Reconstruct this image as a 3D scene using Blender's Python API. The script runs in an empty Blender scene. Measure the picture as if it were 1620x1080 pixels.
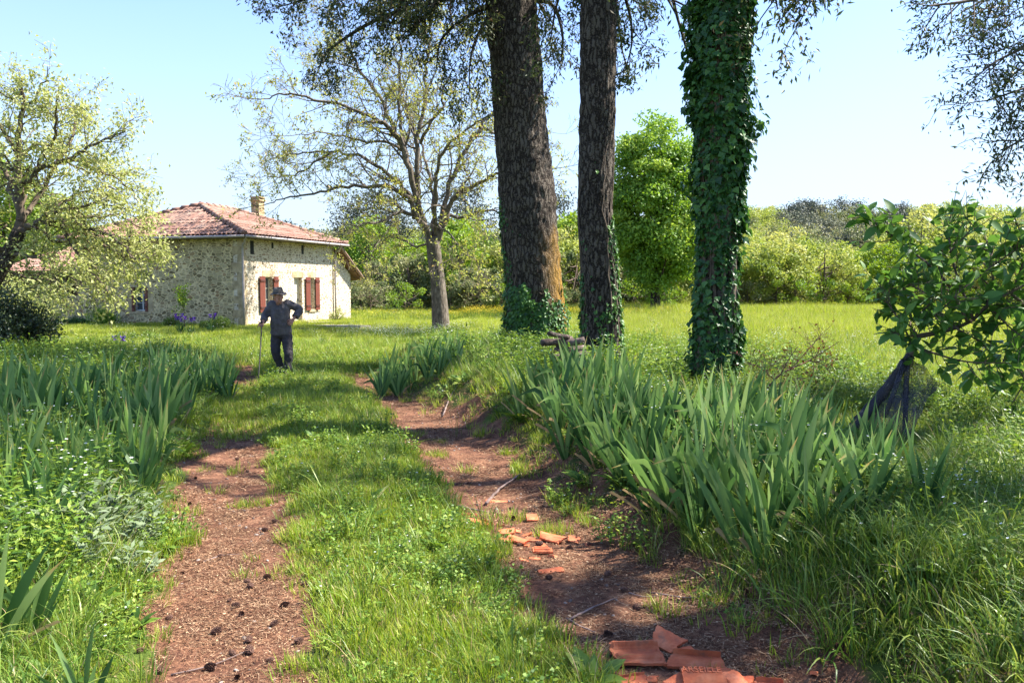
import bpy, math, random
import numpy as np
from math import radians, sin, cos, pi

# ------------------------------------------------------------------ camera, sky, sun, exposure
scn = bpy.context.scene
COL = scn.collection
cam_d = bpy.data.cameras.new("Camera")
cam = bpy.data.objects.new("Camera", cam_d); COL.objects.link(cam)
scn.camera = cam
FPX = 1300.0; CX, CY = 810.0, 540.0; EYE = 1.6; PITCH = radians(3.74)
cam_d.sensor_width = 36; cam_d.lens = 36 * FPX / 1620
cam_d.clip_start = 0.05; cam_d.clip_end = 3000
cam.location = (0, 0, EYE); cam.rotation_euler = (radians(90) - PITCH, 0, 0)

SUN_EL, SUN_AZ = radians(52), radians(74)        # azimuth clockwise from +Y
world = bpy.data.worlds.new("World"); scn.world = world; world.use_nodes = True
wn = world.node_tree.nodes; wl = world.node_tree.links; wn.clear()
w_out = wn.new("ShaderNodeOutputWorld"); w_bg = wn.new("ShaderNodeBackground")
sky = wn.new("ShaderNodeTexSky"); sky.sky_type = 'NISHITA'; sky.sun_disc = False
sky.sun_elevation = SUN_EL; sky.sun_rotation = SUN_AZ
sky.air_density = 1.0; sky.dust_density = 0.4; sky.ozone_density = 3.5
w_bg.inputs[1].default_value = 0.115
# thin high cloud veil: noise on the sky direction
tc = wn.new("ShaderNodeTexCoord"); mp = wn.new("ShaderNodeMapping"); mp.inputs['Scale'].default_value = (1.2, 1.2, 7)
cn = wn.new("ShaderNodeTexNoise"); cn.inputs['Scale'].default_value = 2.2; cn.inputs['Detail'].default_value = 7; cn.inputs['Roughness'].default_value = .55
cr = wn.new("ShaderNodeValToRGB"); cr.color_ramp.elements[0].position = .5; cr.color_ramp.elements[1].position = .78
cr.color_ramp.elements[1].color = (.6, .6, .6, 1)
sx = wn.new("ShaderNodeSeparateXYZ"); hr = wn.new("ShaderNodeMapRange")
hr.inputs[1].default_value = .0; hr.inputs[2].default_value = .36; hr.inputs[3].default_value = .97; hr.inputs[4].default_value = 0.0
ad = wn.new("ShaderNodeMath"); ad.operation = 'MAXIMUM'
mx = wn.new("ShaderNodeMix"); mx.data_type = 'RGBA'; mx.inputs['B'].default_value = (1.95, 2.32, 2.68, 1)
wl.new(tc.outputs['Generated'], mp.inputs[0]); wl.new(mp.outputs[0], cn.inputs['Vector']); wl.new(cn.outputs[0], cr.inputs[0])
wl.new(tc.outputs['Generated'], sx.inputs[0]); wl.new(sx.outputs[2], hr.inputs[0])
wl.new(cr.outputs[0], ad.inputs[0]); wl.new(hr.outputs[0], ad.inputs[1])
wl.new(ad.outputs[0], mx.inputs['Factor']); sk = wn.new('ShaderNodeMix'); sk.data_type = 'RGBA'; sk.blend_type = 'MULTIPLY'; sk.inputs['Factor'].default_value = 1; sk.inputs['B'].default_value = (.84, .86, 1.0, 1); wl.new(sky.outputs[0], sk.inputs['A']); wl.new(sk.outputs['Result'], mx.inputs['A'])
wl.new(mx.outputs['Result'], w_bg.inputs[0]); wl.new(w_bg.outputs[0], w_out.inputs[0])

sun_d = bpy.data.lights.new("Sun", 'SUN'); sun_d.energy = 5.0; sun_d.angle = radians(.53); sun_d.color = (1, .95, .86)
sun = bpy.data.objects.new("Sun", sun_d); COL.objects.link(sun)
sun.rotation_euler = (radians(90) - SUN_EL, 0, -SUN_AZ + pi)
SUNV = np.array([cos(SUN_EL)*sin(SUN_AZ), cos(SUN_EL)*cos(SUN_AZ), sin(SUN_EL)])
from mathutils import Vector
sun.rotation_euler = Vector(-SUNV).to_track_quat('-Z', 'Y').to_euler()
sun.location = (30, 10, 40)
vs = scn.view_settings; vs.view_transform = 'Standard'; vs.look = 'None'; vs.gamma = 1; vs.exposure = 1.78; vs.use_curve_mapping = False
scn.cycles.max_bounces = 6; scn.cycles.diffuse_bounces = 3; scn.cycles.transparent_max_bounces = 12
scn.cycles.transmission_bounces = 4; scn.cycles.glossy_bounces = 2

RNG = np.random.default_rng(7)
def A3(px, py, Y):
    """world point on the line of sight of photo pixel (px, py) at distance Y along the view."""
    u = (px - CX) / FPX; v = (CY - py) / FPX
    d = np.array([u, cos(PITCH) + v*sin(PITCH), -sin(PITCH) + v*cos(PITCH)])
    return np.array([0, 0, EYE]) + d * (Y / d[1])
def G(px, py, z=0.0):
    u = (px - CX) / FPX; v = (CY - py) / FPX
    d = np.array([u, cos(PITCH) + v*sin(PITCH), -sin(PITCH) + v*cos(PITCH)])
    return np.array([0, 0, EYE]) + d * ((z - EYE) / d[2])

# ------------------------------------------------------------------ noise
def _h(ix, iy, s):
    n = (ix.astype(np.int64)*374761393 + iy.astype(np.int64)*668265263 + s*1442695041) & 0xffffffff
    n = ((n ^ (n >> 13)) * 1274126177) & 0xffffffff
    return ((n ^ (n >> 16)) & 0xffff) / 65535.0
def noise2(x, y, s=0):
    x = np.asarray(x, float); y = np.asarray(y, float)
    ix, iy = np.floor(x), np.floor(y); fx, fy = x-ix, y-iy
    fx = fx*fx*(3-2*fx); fy = fy*fy*(3-2*fy)
    a, b, c, d = _h(ix, iy, s), _h(ix+1, iy, s), _h(ix, iy+1, s), _h(ix+1, iy+1, s)
    return (a*(1-fx)+b*fx)*(1-fy) + (c*(1-fx)+d*fx)*fy
def fbm(x, y, s=0, o=4):
    t = 0; a = .5
    for k in range(o):
        t = t + a*noise2(x*2**k, y*2**k, s+k); a *= .5
    return t
def sstep(a, b, x):
    t = np.clip((x-a)/(b-a), 0, 1); return t*t*(3-2*t)

# ------------------------------------------------------------------ ruts and terrain
LR = [(1080,212,505),(1000,240,495),(900,264,482),(820,280,470),(760,288,452),(700,300,432),(650,335,412),(600,366,410),(572,372,404)]
RR = [(1080,945,1370),(1000,890,1215),(900,815,1085),(850,768,995),(800,716,915),(750,688,850),(700,633,800),(660,610,735),(630,588,665),(605,553,612),(588,540,590)]
def tab(rows):
    ys, xl, xr = [], [], []
    for py, l, r in rows:
        a, b = G(l, py), G(r, py); ys.append(a[1]); xl.append(a[0]); xr.append(b[0])
    ys, xl, xr = map(np.array, (ys, xl, xr))
    ys = np.concatenate([[-2], ys]); xl = np.concatenate([[xl[0]], xl]); xr = np.concatenate([[xr[0]], xr])
    return ys, xl, xr
LT, RT = tab(LR), tab(RR)
def rutw(x, y, T, soft=.12):
    l = np.interp(y, T[0], T[1]); r = np.interp(y, T[0], T[2])
    j = (fbm(x*3, y*3, 5) - .47)*.5 + (fbm(x*11, y*11, 9)-.47)*.16
    d = np.minimum(x-l, r-x) + j
    w = sstep(-soft, soft, d)
    return w*(1-sstep(T[0][-1]-.8, T[0][-1]+1.0, y + j*4))
def ruts(x, y): return np.maximum(rutw(x, y, LT), rutw(x, y, RT))
def xR(y): return np.interp(y, RT[0], RT[2])
def xL(y): return np.interp(y, LT[0], LT[1])
def HG(x, y):
    x = np.asarray(x, float); y = np.asarray(y, float)
    n = (fbm(x*.9, y*.9, 31)-.47)*.10 + (fbm(x*4, y*4, 41, 3)-.43)*.035
    n = n*(1-.55*ruts(x, y))
    dr = x - xR(y) + (fbm(x*2.2, y*2.2, 77)-.47)*.35
    fade = 1 - .65*sstep(17, 28, y)
    bank = .34*sstep(-.02, .75, dr)*fade*(1-.45*sstep(4, 14, dr))
    dl = xL(y) - x
    lb = .13*sstep(0, 1.4, dl)*(1-.6*sstep(14, 26, y))
    rl = rutw(x, y, LT, .35)*.06 + rutw(x, y, RT, .3)*.07
    far = 1 - sstep(20, 35, y)
    hill = 10.5*sstep(98, 190, y)*(.42+.58*sstep(0, 60, x)) + 3*sstep(180, 400, y)
    roll = (fbm(x*.02+3, y*.02, 61)-.47)*6*sstep(80, 160, y)
    return n*(.3+.7*far) + bank + lb - rl + hill + roll

# ------------------------------------------------------------------ mesh builder
class MB:
    def __init__(s): s.v=[]; s.f=[]; s.n=0; s.t=[]; s.m=[]
    def add(s, V, F, tint=0.5, mat=0):
        V = np.asarray(V, float).reshape(-1, 3)
        fs = F if isinstance(F, list) and len(F) and isinstance(F[0], np.ndarray) and F[0].ndim == 2 else [np.asarray(F, int)]
        for f in fs:
            if len(f): s.f.append(f + s.n); s.m.append(np.full(len(f), mat))
        s.v.append(V); s.n += len(V)
        s.t.append(np.full(len(V), tint) if np.isscalar(tint) else np.asarray(tint, float))
    def merge(s, o):
        s.f += [f + s.n for f in o.f]; s.m += o.m; s.v += o.v; s.t += o.t; s.n += o.n
    def mesh(s, name, mats, smooth=True):
        me = bpy.data.meshes.new(name)
        V = np.concatenate(s.v) if s.v else np.zeros((0, 3)); T = np.concatenate(s.t) if s.t else np.zeros(0)
        me.vertices.add(len(V)); me.vertices.foreach_set('co', V.ravel().astype(np.float32))
        loops = np.concatenate([f.ravel() for f in s.f]); sizes = np.concatenate([np.full(len(f), f.shape[1]) for f in s.f])
        me.loops.add(len(loops)); me.loops.foreach_set('vertex_index', loops.astype(np.int32))
        me.polygons.add(len(sizes)); st = np.concatenate([[0], np.cumsum(sizes)[:-1]])
        me.polygons.foreach_set('loop_start', st.astype(np.int32)); me.polygons.foreach_set('loop_total', sizes.astype(np.int32))
        me.polygons.foreach_set('material_index', np.concatenate(s.m).astype(np.int32))
        me.polygons.foreach_set('use_smooth', np.full(len(sizes), smooth))
        at = me.attributes.new('tint', 'FLOAT', 'POINT'); at.data.foreach_set('value', T.astype(np.float32))
        for m in (mats if isinstance(mats, (list, tuple)) else [mats]): me.materials.append(m)
        me.update(calc_edges=True)
        return me
    def build(s, name, mats, parent=None, smooth=True, origin=None):
        if origin is not None:
            s.v = [v - np.asarray(origin) for v in s.v]
        o = bpy.data.objects.new(name, s.mesh(name, mats, smooth)); COL.objects.link(o)
        if parent is not None: o.parent = parent
        if origin is not None: o.location = origin
        return o
def tag(o, label=None, cat=None, group=None, kind=None):
    if label: o['label'] = label
    if cat: o['category'] = cat
    if group: o['group'] = group
    if kind: o['kind'] = kind
    return o
def empty(name, loc, label, cat, group=None):
    o = bpy.data.objects.new(name, None); COL.objects.link(o); o.location = loc; o.empty_display_size = .2
    return tag(o, label, cat, group)
def copy_tree(o, parent=None):
    c = o.copy(); COL.objects.link(c); c.parent = parent
    for ch in [k for k in COL.objects if k.parent == o]: copy_tree(ch, c)
    return c
def nrm(v): v = np.asarray(v, float); return v/(np.linalg.norm(v, axis=-1, keepdims=True)+1e-9)
def catmull(P, k=6):
    P = np.asarray(P, float); Q = np.vstack([2*P[0]-P[1], P, 2*P[-1]-P[-2]]); out = []
    for i in range(1, len(Q)-2):
        for t in np.linspace(0, 1, k, endpoint=False):
            out.append(.5*((2*Q[i])+(-Q[i-1]+Q[i+1])*t+(2*Q[i-1]-5*Q[i]+4*Q[i+1]-Q[i+2])*t*t+(-Q[i-1]+3*Q[i]-3*Q[i+1]+Q[i+2])*t**3))
    out.append(P[-1]); return np.array(out)
def tube(P, R, n=6, cap=True, lump=0, seed=0):
    P = np.asarray(P, float); m = len(P); R = np.broadcast_to(np.asarray(R, float), (m,))
    T = nrm(np.gradient(P, axis=0)); up = np.array([0, 0, 1.]) if abs(T[0][2]) < .9 else np.array([1., 0, 0])
    U = np.zeros_like(P); u = nrm(np.cross(up, T[0]))
    for i in range(m):
        u = u - T[i]*np.dot(u, T[i]); u = u/(np.linalg.norm(u)+1e-9); U[i] = u
    W = np.cross(T, U); a = np.linspace(0, 2*pi, n, endpoint=False)
    rr = R[:, None]*np.ones((1, n))
    if lump:
        L = np.cumsum(np.r_[0, np.linalg.norm(np.diff(P, axis=0), axis=1)])
        rr = rr*(1+lump*(fbm(a[None, :]*3+seed*7+0*L[:, None], L[:, None]*1.5, seed)-.47)*2)
    V = P[:, None, :] + rr[:, :, None]*(np.cos(a)[None, :, None]*U[:, None, :] + np.sin(a)[None, :, None]*W[:, None, :])
    i = np.arange(m-1)[:, None]*n; j = np.arange(n)[None, :]; k = (j+1) % n
    F = np.stack([i+j, i+k, i+n+k, i+n+j], -1).reshape(-1, 4)
    V = V.reshape(-1, 3)
    if cap:
        V = np.vstack([V, P[0], P[-1]]); b = m*n
        jj = np.arange(n); kk = (jj+1) % n
        return V, [F, np.stack([np.full(n, b), kk, jj], -1), np.stack([np.full(n, b+1), (m-1)*n+jj, (m-1)*n+kk], -1)]
    return V, [F]
def cards(P, D, N, L, W, fold=.15, shift=0):
    """diamond leaves: base at P, along D, face normal N."""
    P = np.asarray(P, float); D = nrm(D); S = nrm(np.cross(D, N)); N = np.cross(S, D); k = len(P)
    L = np.broadcast_to(np.asarray(L, float), (k,))[:, None]; W = np.broadcast_to(np.asarray(W, float), (k,))[:, None]
    a = P; b = P + D*L*.45 + S*W*.5 + N*W*fold; c = P + D*L; d = P + D*L*.45 - S*W*.5 + N*W*fold
    V = np.stack([a, b, c, d], 1).reshape(-1, 3)
    F = np.arange(k*4).reshape(-1, 4)
    return V, F
def rdir(n, r=None):
    r = r or RNG; return nrm(r.normal(size=(n, 3)))
def ribbon(P, W, S, fold=0, N=None):
    """flat strip along P with half-width vector S*W; folded by a mid rib when fold."""
    P = np.asarray(P, float); W = np.asarray(W, float)[:, None]; m = len(P)
    S = np.broadcast_to(S, P.shape)
    if fold:
        N = np.broadcast_to(N, P.shape)
        V = np.stack([P-S*W, P+N*W*fold, P+S*W], 1).reshape(-1, 3)
        i = np.arange(m-1)*3
        F = np.concatenate([np.stack([i, i+1, i+4, i+3], -1), np.stack([i+1, i+2, i+5, i+4], -1)])
    else:
        V = np.stack([P-S*W, P+S*W], 1).reshape(-1, 3); i = np.arange(m-1)*2
        F = np.stack([i, i+1, i+3, i+2], -1)
    return V, F
def box(c, s):
    c = np.array(c, float); s = np.array(s, float)/2
    V = np.array([[x, y, z] for x in (-1, 1) for y in (-1, 1) for z in (-1, 1)])*s + c
    return V, np.array([[0, 1, 3, 2], [4, 6, 7, 5], [0, 4, 5, 1], [2, 3, 7, 6], [0, 2, 6, 4], [1, 5, 7, 3]])

IVY_V = np.array([[0, 0, 0], [-.28, -.02, .04], [-.52, .28, .02], [-.30, .52, .05], [0, 1.0, -.04], [.30, .52, .05], [.52, .28, .02], [.28, -.02, .04], [0, .42, -.06]])
IVY_F = [np.array([[8, 0, 1, 2], [8, 2, 3, 4], [8, 4, 5, 6], [8, 6, 7, 0]])]
def shaped(P, D, N, size, T, rng, SV=IVY_V, SF=IVY_F):
    D = nrm(D); S = nrm(np.cross(D, N)); N = np.cross(S, D); k = len(P)
    V = P[:, None] + size[:, None, None]*(SV[None, :, 0, None]*S[:, None] + SV[None, :, 1, None]*D[:, None] + SV[None, :, 2, None]*N[:, None])
    F = [(f[None] + (np.arange(k)*len(SV))[:, None, None]).reshape(-1, f.shape[1]) for f in SF]
    return V.reshape(-1, 3), F, np.repeat(T, len(SV))
def leafshape(n=5, curve=.18, wid=.24):
    ts = np.linspace(0, 1, n); V = []; w = np.sin(np.clip(ts, 0, 1)**.85*pi)*wid; w[0] = w[-1] = .004
    for t, ww in zip(ts, w): z = -curve*t*t; V += [[-ww, t, z+ww*.25], [0, t, z], [ww, t, z+ww*.25]]
    F = []
    for i in range(n-1): F += [[i*3, i*3+1, i*3+4, i*3+3], [i*3+1, i*3+2, i*3+5, i*3+4]]
    return np.array(V), [np.array(F)]

# ------------------------------------------------------------------ materials
def newmat(name):
    m = bpy.data.materials.new(name); m.use_nodes = True; m.node_tree.nodes.clear()
    return m, m.node_tree.nodes, m.node_tree.links
def ramp(N, cols, pos=None):
    r = N.new("ShaderNodeValToRGB"); e = r.color_ramp.elements
    pos = pos or list(np.linspace(0, 1, len(cols)))
    while len(e) < len(cols): e.new(.5)
    for i, (c, p) in enumerate(zip(cols, pos)): e[i].position = p; e[i].color = (*c, 1)
    return r
def leafmat(name, cols, trans=.35, rough=.5, spec=.35, vein=False):
    m, N, L = newmat(name)
    at = N.new("ShaderNodeAttribute"); at.attribute_name = 'tint'
    oi = N.new("ShaderNodeObjectInfo")
    a = N.new("ShaderNodeMath"); a.operation = 'MULTIPLY_ADD'; a.inputs[1].default_value = .3; L.new(oi.outputs['Random'], a.inputs[0])
    b = N.new("ShaderNodeMath"); b.operation = 'SUBTRACT'; b.inputs[1].default_value = .15
    L.new(at.outputs['Fac'], a.inputs[2]); L.new(a.outputs[0], b.inputs[0])
    r = ramp(N, cols); L.new(b.outputs[0], r.inputs[0])
    p = N.new("ShaderNodeBsdfPrincipled"); p.inputs['Roughness'].default_value = rough; p.inputs['Specular IOR Level'].default_value = spec
    t = N.new("ShaderNodeBsdfTranslucent"); g = N.new("ShaderNodeGamma"); g.inputs[1].default_value = .85
    hs = N.new("ShaderNodeHueSaturation"); hs.inputs['Saturation'].default_value = 1.12; hs.inputs['Hue'].default_value = .49
    L.new(r.outputs[0], p.inputs[0]); L.new(r.outputs[0], g.inputs[0]); L.new(g.outputs[0], hs.inputs['Color']); L.new(hs.outputs[0], t.inputs[0])
    mxs = N.new("ShaderNodeMixShader"); mxs.inputs[0].default_value = trans
    o = N.new("ShaderNodeOutputMaterial"); L.new(p.outputs[0], mxs.inputs[1]); L.new(t.outputs[0], mxs.inputs[2]); L.new(mxs.outputs[0], o.inputs[0])
    return m
def surfmat(name, cols, scale=3, detail=6, rough=.85, bump=.3, stretch=(1, 1, 1), pos=None, dist=0, spec=.3, bscale=None, coord='Object', bd=.02):
    m, N, L = newmat(name)
    tc = N.new("ShaderNodeTexCoord"); mp = N.new("ShaderNodeMapping"); mp.inputs['Scale'].default_value = stretch
    n = N.new("ShaderNodeTexNoise"); n.inputs['Scale'].default_value = scale; n.inputs['Detail'].default_value = detail; n.inputs['Distortion'].default_value = dist
    n.inputs['Roughness'].default_value = .62
    L.new(tc.outputs[coord], mp.inputs[0]); L.new(mp.outputs[0], n.inputs['Vector'])
    r = ramp(N, cols, pos or list(np.linspace(.3, .7, len(cols)))); L.new(n.outputs[0], r.inputs[0])
    n2 = N.new("ShaderNodeTexNoise"); n2.inputs['Scale'].default_value = bscale or scale*3; n2.inputs['Detail'].default_value = 5
    L.new(mp.outputs[0], n2.inputs['Vector'])
    bp = N.new("ShaderNodeBump"); bp.inputs['Strength'].default_value = bump; bp.inputs['Distance'].default_value = bd; L.new(n2.outputs[0], bp.inputs['Height'])
    p = N.new("ShaderNodeBsdfPrincipled"); p.inputs['Roughness'].default_value = rough; p.inputs['Specular IOR Level'].default_value = spec
    L.new(r.outputs[0], p.inputs[0]); L.new(bp.outputs[0], p.inputs['Normal'])
    o = N.new("ShaderNodeOutputMaterial"); L.new(p.outputs[0], o.inputs[0])
    return m

M = {}
M['grass'] = leafmat('grass_blade', [(.05,.105,.012),(.125,.225,.020),(.235,.345,.032),(.40,.42,.07)], .38, .45)
M['meadow'] = leafmat('meadow_blade', [(.12,.195,.018),(.24,.33,.026),(.35,.42,.04),(.43,.44,.10)], .42, .5)
M['verge'] = leafmat('verge_blade', [(.028,.075,.013),(.082,.168,.024),(.175,.28,.038),(.31,.375,.075)], .36, .42)
M['weed'] = leafmat('weed_leaf', [(.033,.085,.013),(.09,.18,.022),(.185,.29,.035),(.31,.37,.055)], .38, .55)
M['silver'] = leafmat('woolly_leaf', [(.09,.13,.06),(.15,.20,.10),(.22,.27,.15)], .2, .8)
M['dry'] = leafmat('dry_blade', [(.25,.17,.08),(.36,.26,.13),(.45,.36,.2)], .2, .7)
M['white'] = leafmat('white_petal', [(.7,.72,.68),(.85,.85,.82)], .2, .6)
M['yellow'] = leafmat('yellow_petal', [(.75,.55,.03),(.85,.65,.06)], .2, .5)
M['purple'] = leafmat('purple_petal', [(.03,.008,.12),(.07,.015,.25),(.15,.05,.4)], .25, .5)
M['iris'] = leafmat('iris_leaf', [(.02,.06,.016),(.066,.15,.036),(.14,.25,.065),(.24,.35,.11),(.36,.28,.10)], .38, .45, .3)
M['ivy'] = leafmat('ivy_leaf', [(.02,.065,.015),(.045,.13,.024),(.09,.20,.035),(.16,.30,.055)], .25, .45, .4)
M['cedar'] = leafmat('evergreen_spray', [(.022,.040,.016),(.042,.065,.022),(.08,.10,.032),(.15,.10,.05)], .25, .55)
M['walnut'] = leafmat('budding_leaf', [(.22,.26,.04),(.33,.36,.06),(.42,.42,.1),(.36,.22,.1)], .4, .5)
M['cherry'] = leafmat('pale_leaf', [(.18,.23,.04),(.29,.34,.07),(.40,.43,.13),(.52,.52,.24)], .42, .5)
M['chestnut'] = leafmat('chestnut_leaf', [(.10,.20,.02),(.18,.32,.035),(.28,.42,.06),(.38,.47,.09)], .42, .5)
M['oak'] = leafmat('oak_leaf', [(.12,.18,.03),(.22,.29,.045),(.32,.37,.07),(.42,.42,.11)], .4, .55)
M['lime'] = leafmat('bright_leaf', [(.10,.19,.02),(.17,.28,.025),(.27,.37,.04)], .4, .55)
M['scrub'] = leafmat('scrub_leaf', [(.07,.11,.03),(.14,.17,.06),(.23,.24,.09),(.28,.26,.13)], .3, .6)
M['pine'] = leafmat('pine_needles', [(.035,.05,.035),(.06,.075,.05),(.10,.10,.08)], .15, .6)
M['bare'] = leafmat('bare_twigs', [(.10,.11,.07),(.16,.17,.10),(.22,.22,.15)], .1, .8)
M['sapling'] = leafmat('glossy_leaf', [(.035,.095,.018),(.06,.15,.025),(.10,.21,.035),(.17,.30,.05)], .35, .5, .35)
M['shrub'] = leafmat('dark_shrub_leaf', [(.015,.03,.014),(.03,.05,.02),(.07,.10,.03),(.2,.22,.09)], .15, .35, .5)
M['box'] = leafmat('box_leaf', [(.07,.13,.02),(.14,.22,.03),(.24,.30,.04)], .3, .5)
M['redleaf'] = leafmat('red_leaf', [(.25,.08,.03),(.32,.05,.03),(.3,.2,.05)], .3, .6)
M['needle'] = leafmat('litter', [(.045,.018,.010),(.11,.048,.026),(.24,.12,.062),(.48,.32,.19)], .0, .85, .2)
def barkmat(name, cols, sc=(15, 15, 4.2)):
    m, N, L = newmat(name); tc = N.new("ShaderNodeTexCoord"); mp = N.new("ShaderNodeMapping"); mp.inputs['Scale'].default_value = sc
    n = N.new("ShaderNodeTexNoise"); n.inputs['Scale'].default_value = 4; n.inputs['Detail'].default_value = 7; n.inputs['Roughness'].default_value = .7; L.new(tc.outputs['Object'], n.inputs['Vector'])
    va = N.new("ShaderNodeMix"); va.data_type = 'RGBA'; va.blend_type = 'ADD'; va.inputs['Factor'].default_value = 2.6; va.clamp_factor = False; L.new(tc.outputs['Object'], mp.inputs[0]); L.new(mp.outputs[0], va.inputs['A']); L.new(n.outputs['Color'], va.inputs['B'])
    v = N.new("ShaderNodeTexVoronoi"); v.feature = 'DISTANCE_TO_EDGE'; v.inputs['Scale'].default_value = 1; L.new(va.outputs['Result'], v.inputs['Vector'])
    f = N.new("ShaderNodeTexNoise"); f.inputs['Scale'].default_value = 45; f.inputs['Detail'].default_value = 4; L.new(tc.outputs['Object'], f.inputs['Vector'])
    h = N.new("ShaderNodeMapRange"); h.inputs[2].default_value = .45; L.new(v.outputs['Distance'], h.inputs[0])
    a = N.new("ShaderNodeMath"); a.operation = 'MULTIPLY_ADD'; a.inputs[1].default_value = 1.1; L.new(f.outputs[0], a.inputs[0]); L.new(h.outputs[0], a.inputs[2])
    r = ramp(N, cols, [.42, .8, 1.0]); L.new(a.outputs[0], r.inputs[0])
    b = N.new("ShaderNodeBump"); b.inputs['Strength'].default_value = 1; b.inputs['Distance'].default_value = .03; L.new(a.outputs[0], b.inputs['Height'])
    big = N.new("ShaderNodeTexNoise"); big.inputs['Scale'].default_value = 1.1; L.new(tc.outputs['Object'], big.inputs['Vector']); mm = N.new("ShaderNodeMix"); mm.data_type = 'RGBA'; mm.blend_type = 'OVERLAY'; mm.inputs['Factor'].default_value = .55; L.new(r.outputs[0], mm.inputs['A']); L.new(big.outputs[0], mm.inputs['B'])
    p = N.new("ShaderNodeBsdfPrincipled"); p.inputs['Roughness'].default_value = .95; p.inputs['Specular IOR Level'].default_value = .15; L.new(mm.outputs['Result'], p.inputs[0]); L.new(b.outputs[0], p.inputs['Normal']); o = N.new("ShaderNodeOutputMaterial"); L.new(p.outputs[0], o.inputs[0]); return m
M['bark'] = barkmat('fissured_bark', [(.014,.011,.009),(.06,.046,.036),(.15,.125,.10)]) or surfmat('fissured_bark', [(.018,.014,.012),(.055,.042,.033),(.12,.095,.075)], 5, 8, .95, 1.0, (3.2, 3.2, .55), bscale=9, bd=.05, dist=.4)
M['barkmoss'] = M['bark']
M['bark_grey'] = surfmat('grey_bark', [(.04,.032,.024),(.12,.096,.07),(.24,.20,.155)], 7, 7, .95, .8, (2, 2, .7), bscale=10, bd=.03)
M['twig'] = surfmat('twig_bark', [(.07,.05,.035),(.16,.12,.085)], 8, 3, .9, .2)
M['deadwood'] = surfmat('dead_wood', [(.09,.06,.05),(.2,.14,.12),(.34,.26,.23)], 9, 6, .95, .8, (1, 1, 1))
M['tile_red'] = surfmat('broken_terracotta', [(.36,.075,.035),(.54,.14,.055),(.64,.23,.11)], 9, 7, .8, .35, bscale=60, bd=.004)
def dirty(m, col, lo=.5, hi=.68, sc=7):
    N, L = m.node_tree.nodes, m.node_tree.links; p = N['Principled BSDF']; src = p.inputs[0].links[0].from_socket
    oi = N.new("ShaderNodeObjectInfo"); tc = N.new("ShaderNodeTexCoord"); ad = N.new("ShaderNodeVectorMath"); L.new(tc.outputs['Object'], ad.inputs[0]); L.new(oi.outputs['Random'], ad.inputs[1])
    n = N.new("ShaderNodeTexNoise"); n.inputs['Scale'].default_value = sc; n.inputs['Detail'].default_value = 9; n.inputs['Roughness'].default_value = .7; L.new(ad.outputs[0], n.inputs['Vector']); mr = N.new("ShaderNodeMapRange"); mr.inputs[1].default_value = lo; mr.inputs[2].default_value = hi; L.new(n.outputs[0], mr.inputs[0])
    mc = N.new("ShaderNodeMix"); mc.data_type = 'RGBA'; mc.inputs['B'].default_value = (*col, 1); L.new(mr.outputs[0], mc.inputs['Factor']); L.new(src, mc.inputs['A'])
    hs = N.new("ShaderNodeHueSaturation"); vr = N.new("ShaderNodeMapRange"); vr.inputs[3].default_value = .65; vr.inputs[4].default_value = 1.25; L.new(oi.outputs['Random'], vr.inputs[0]); L.new(vr.outputs[0], hs.inputs['Value']); L.new(mc.outputs['Result'], hs.inputs['Color']); L.new(hs.outputs[0], p.inputs[0])
dirty(M['tile_red'], (.20, .10, .06), .54, .70, 11)
M['cone'] = surfmat('pine_cone', [(.04,.018,.013),(.12,.06,.04),(.22,.12,.08)], 30, 3, .8, .3)
M['slab'] = surfmat('step_stone', [(.30,.24,.20),(.42,.35,.30),(.5,.44,.4)], 4, 6, .9, .4)
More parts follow.
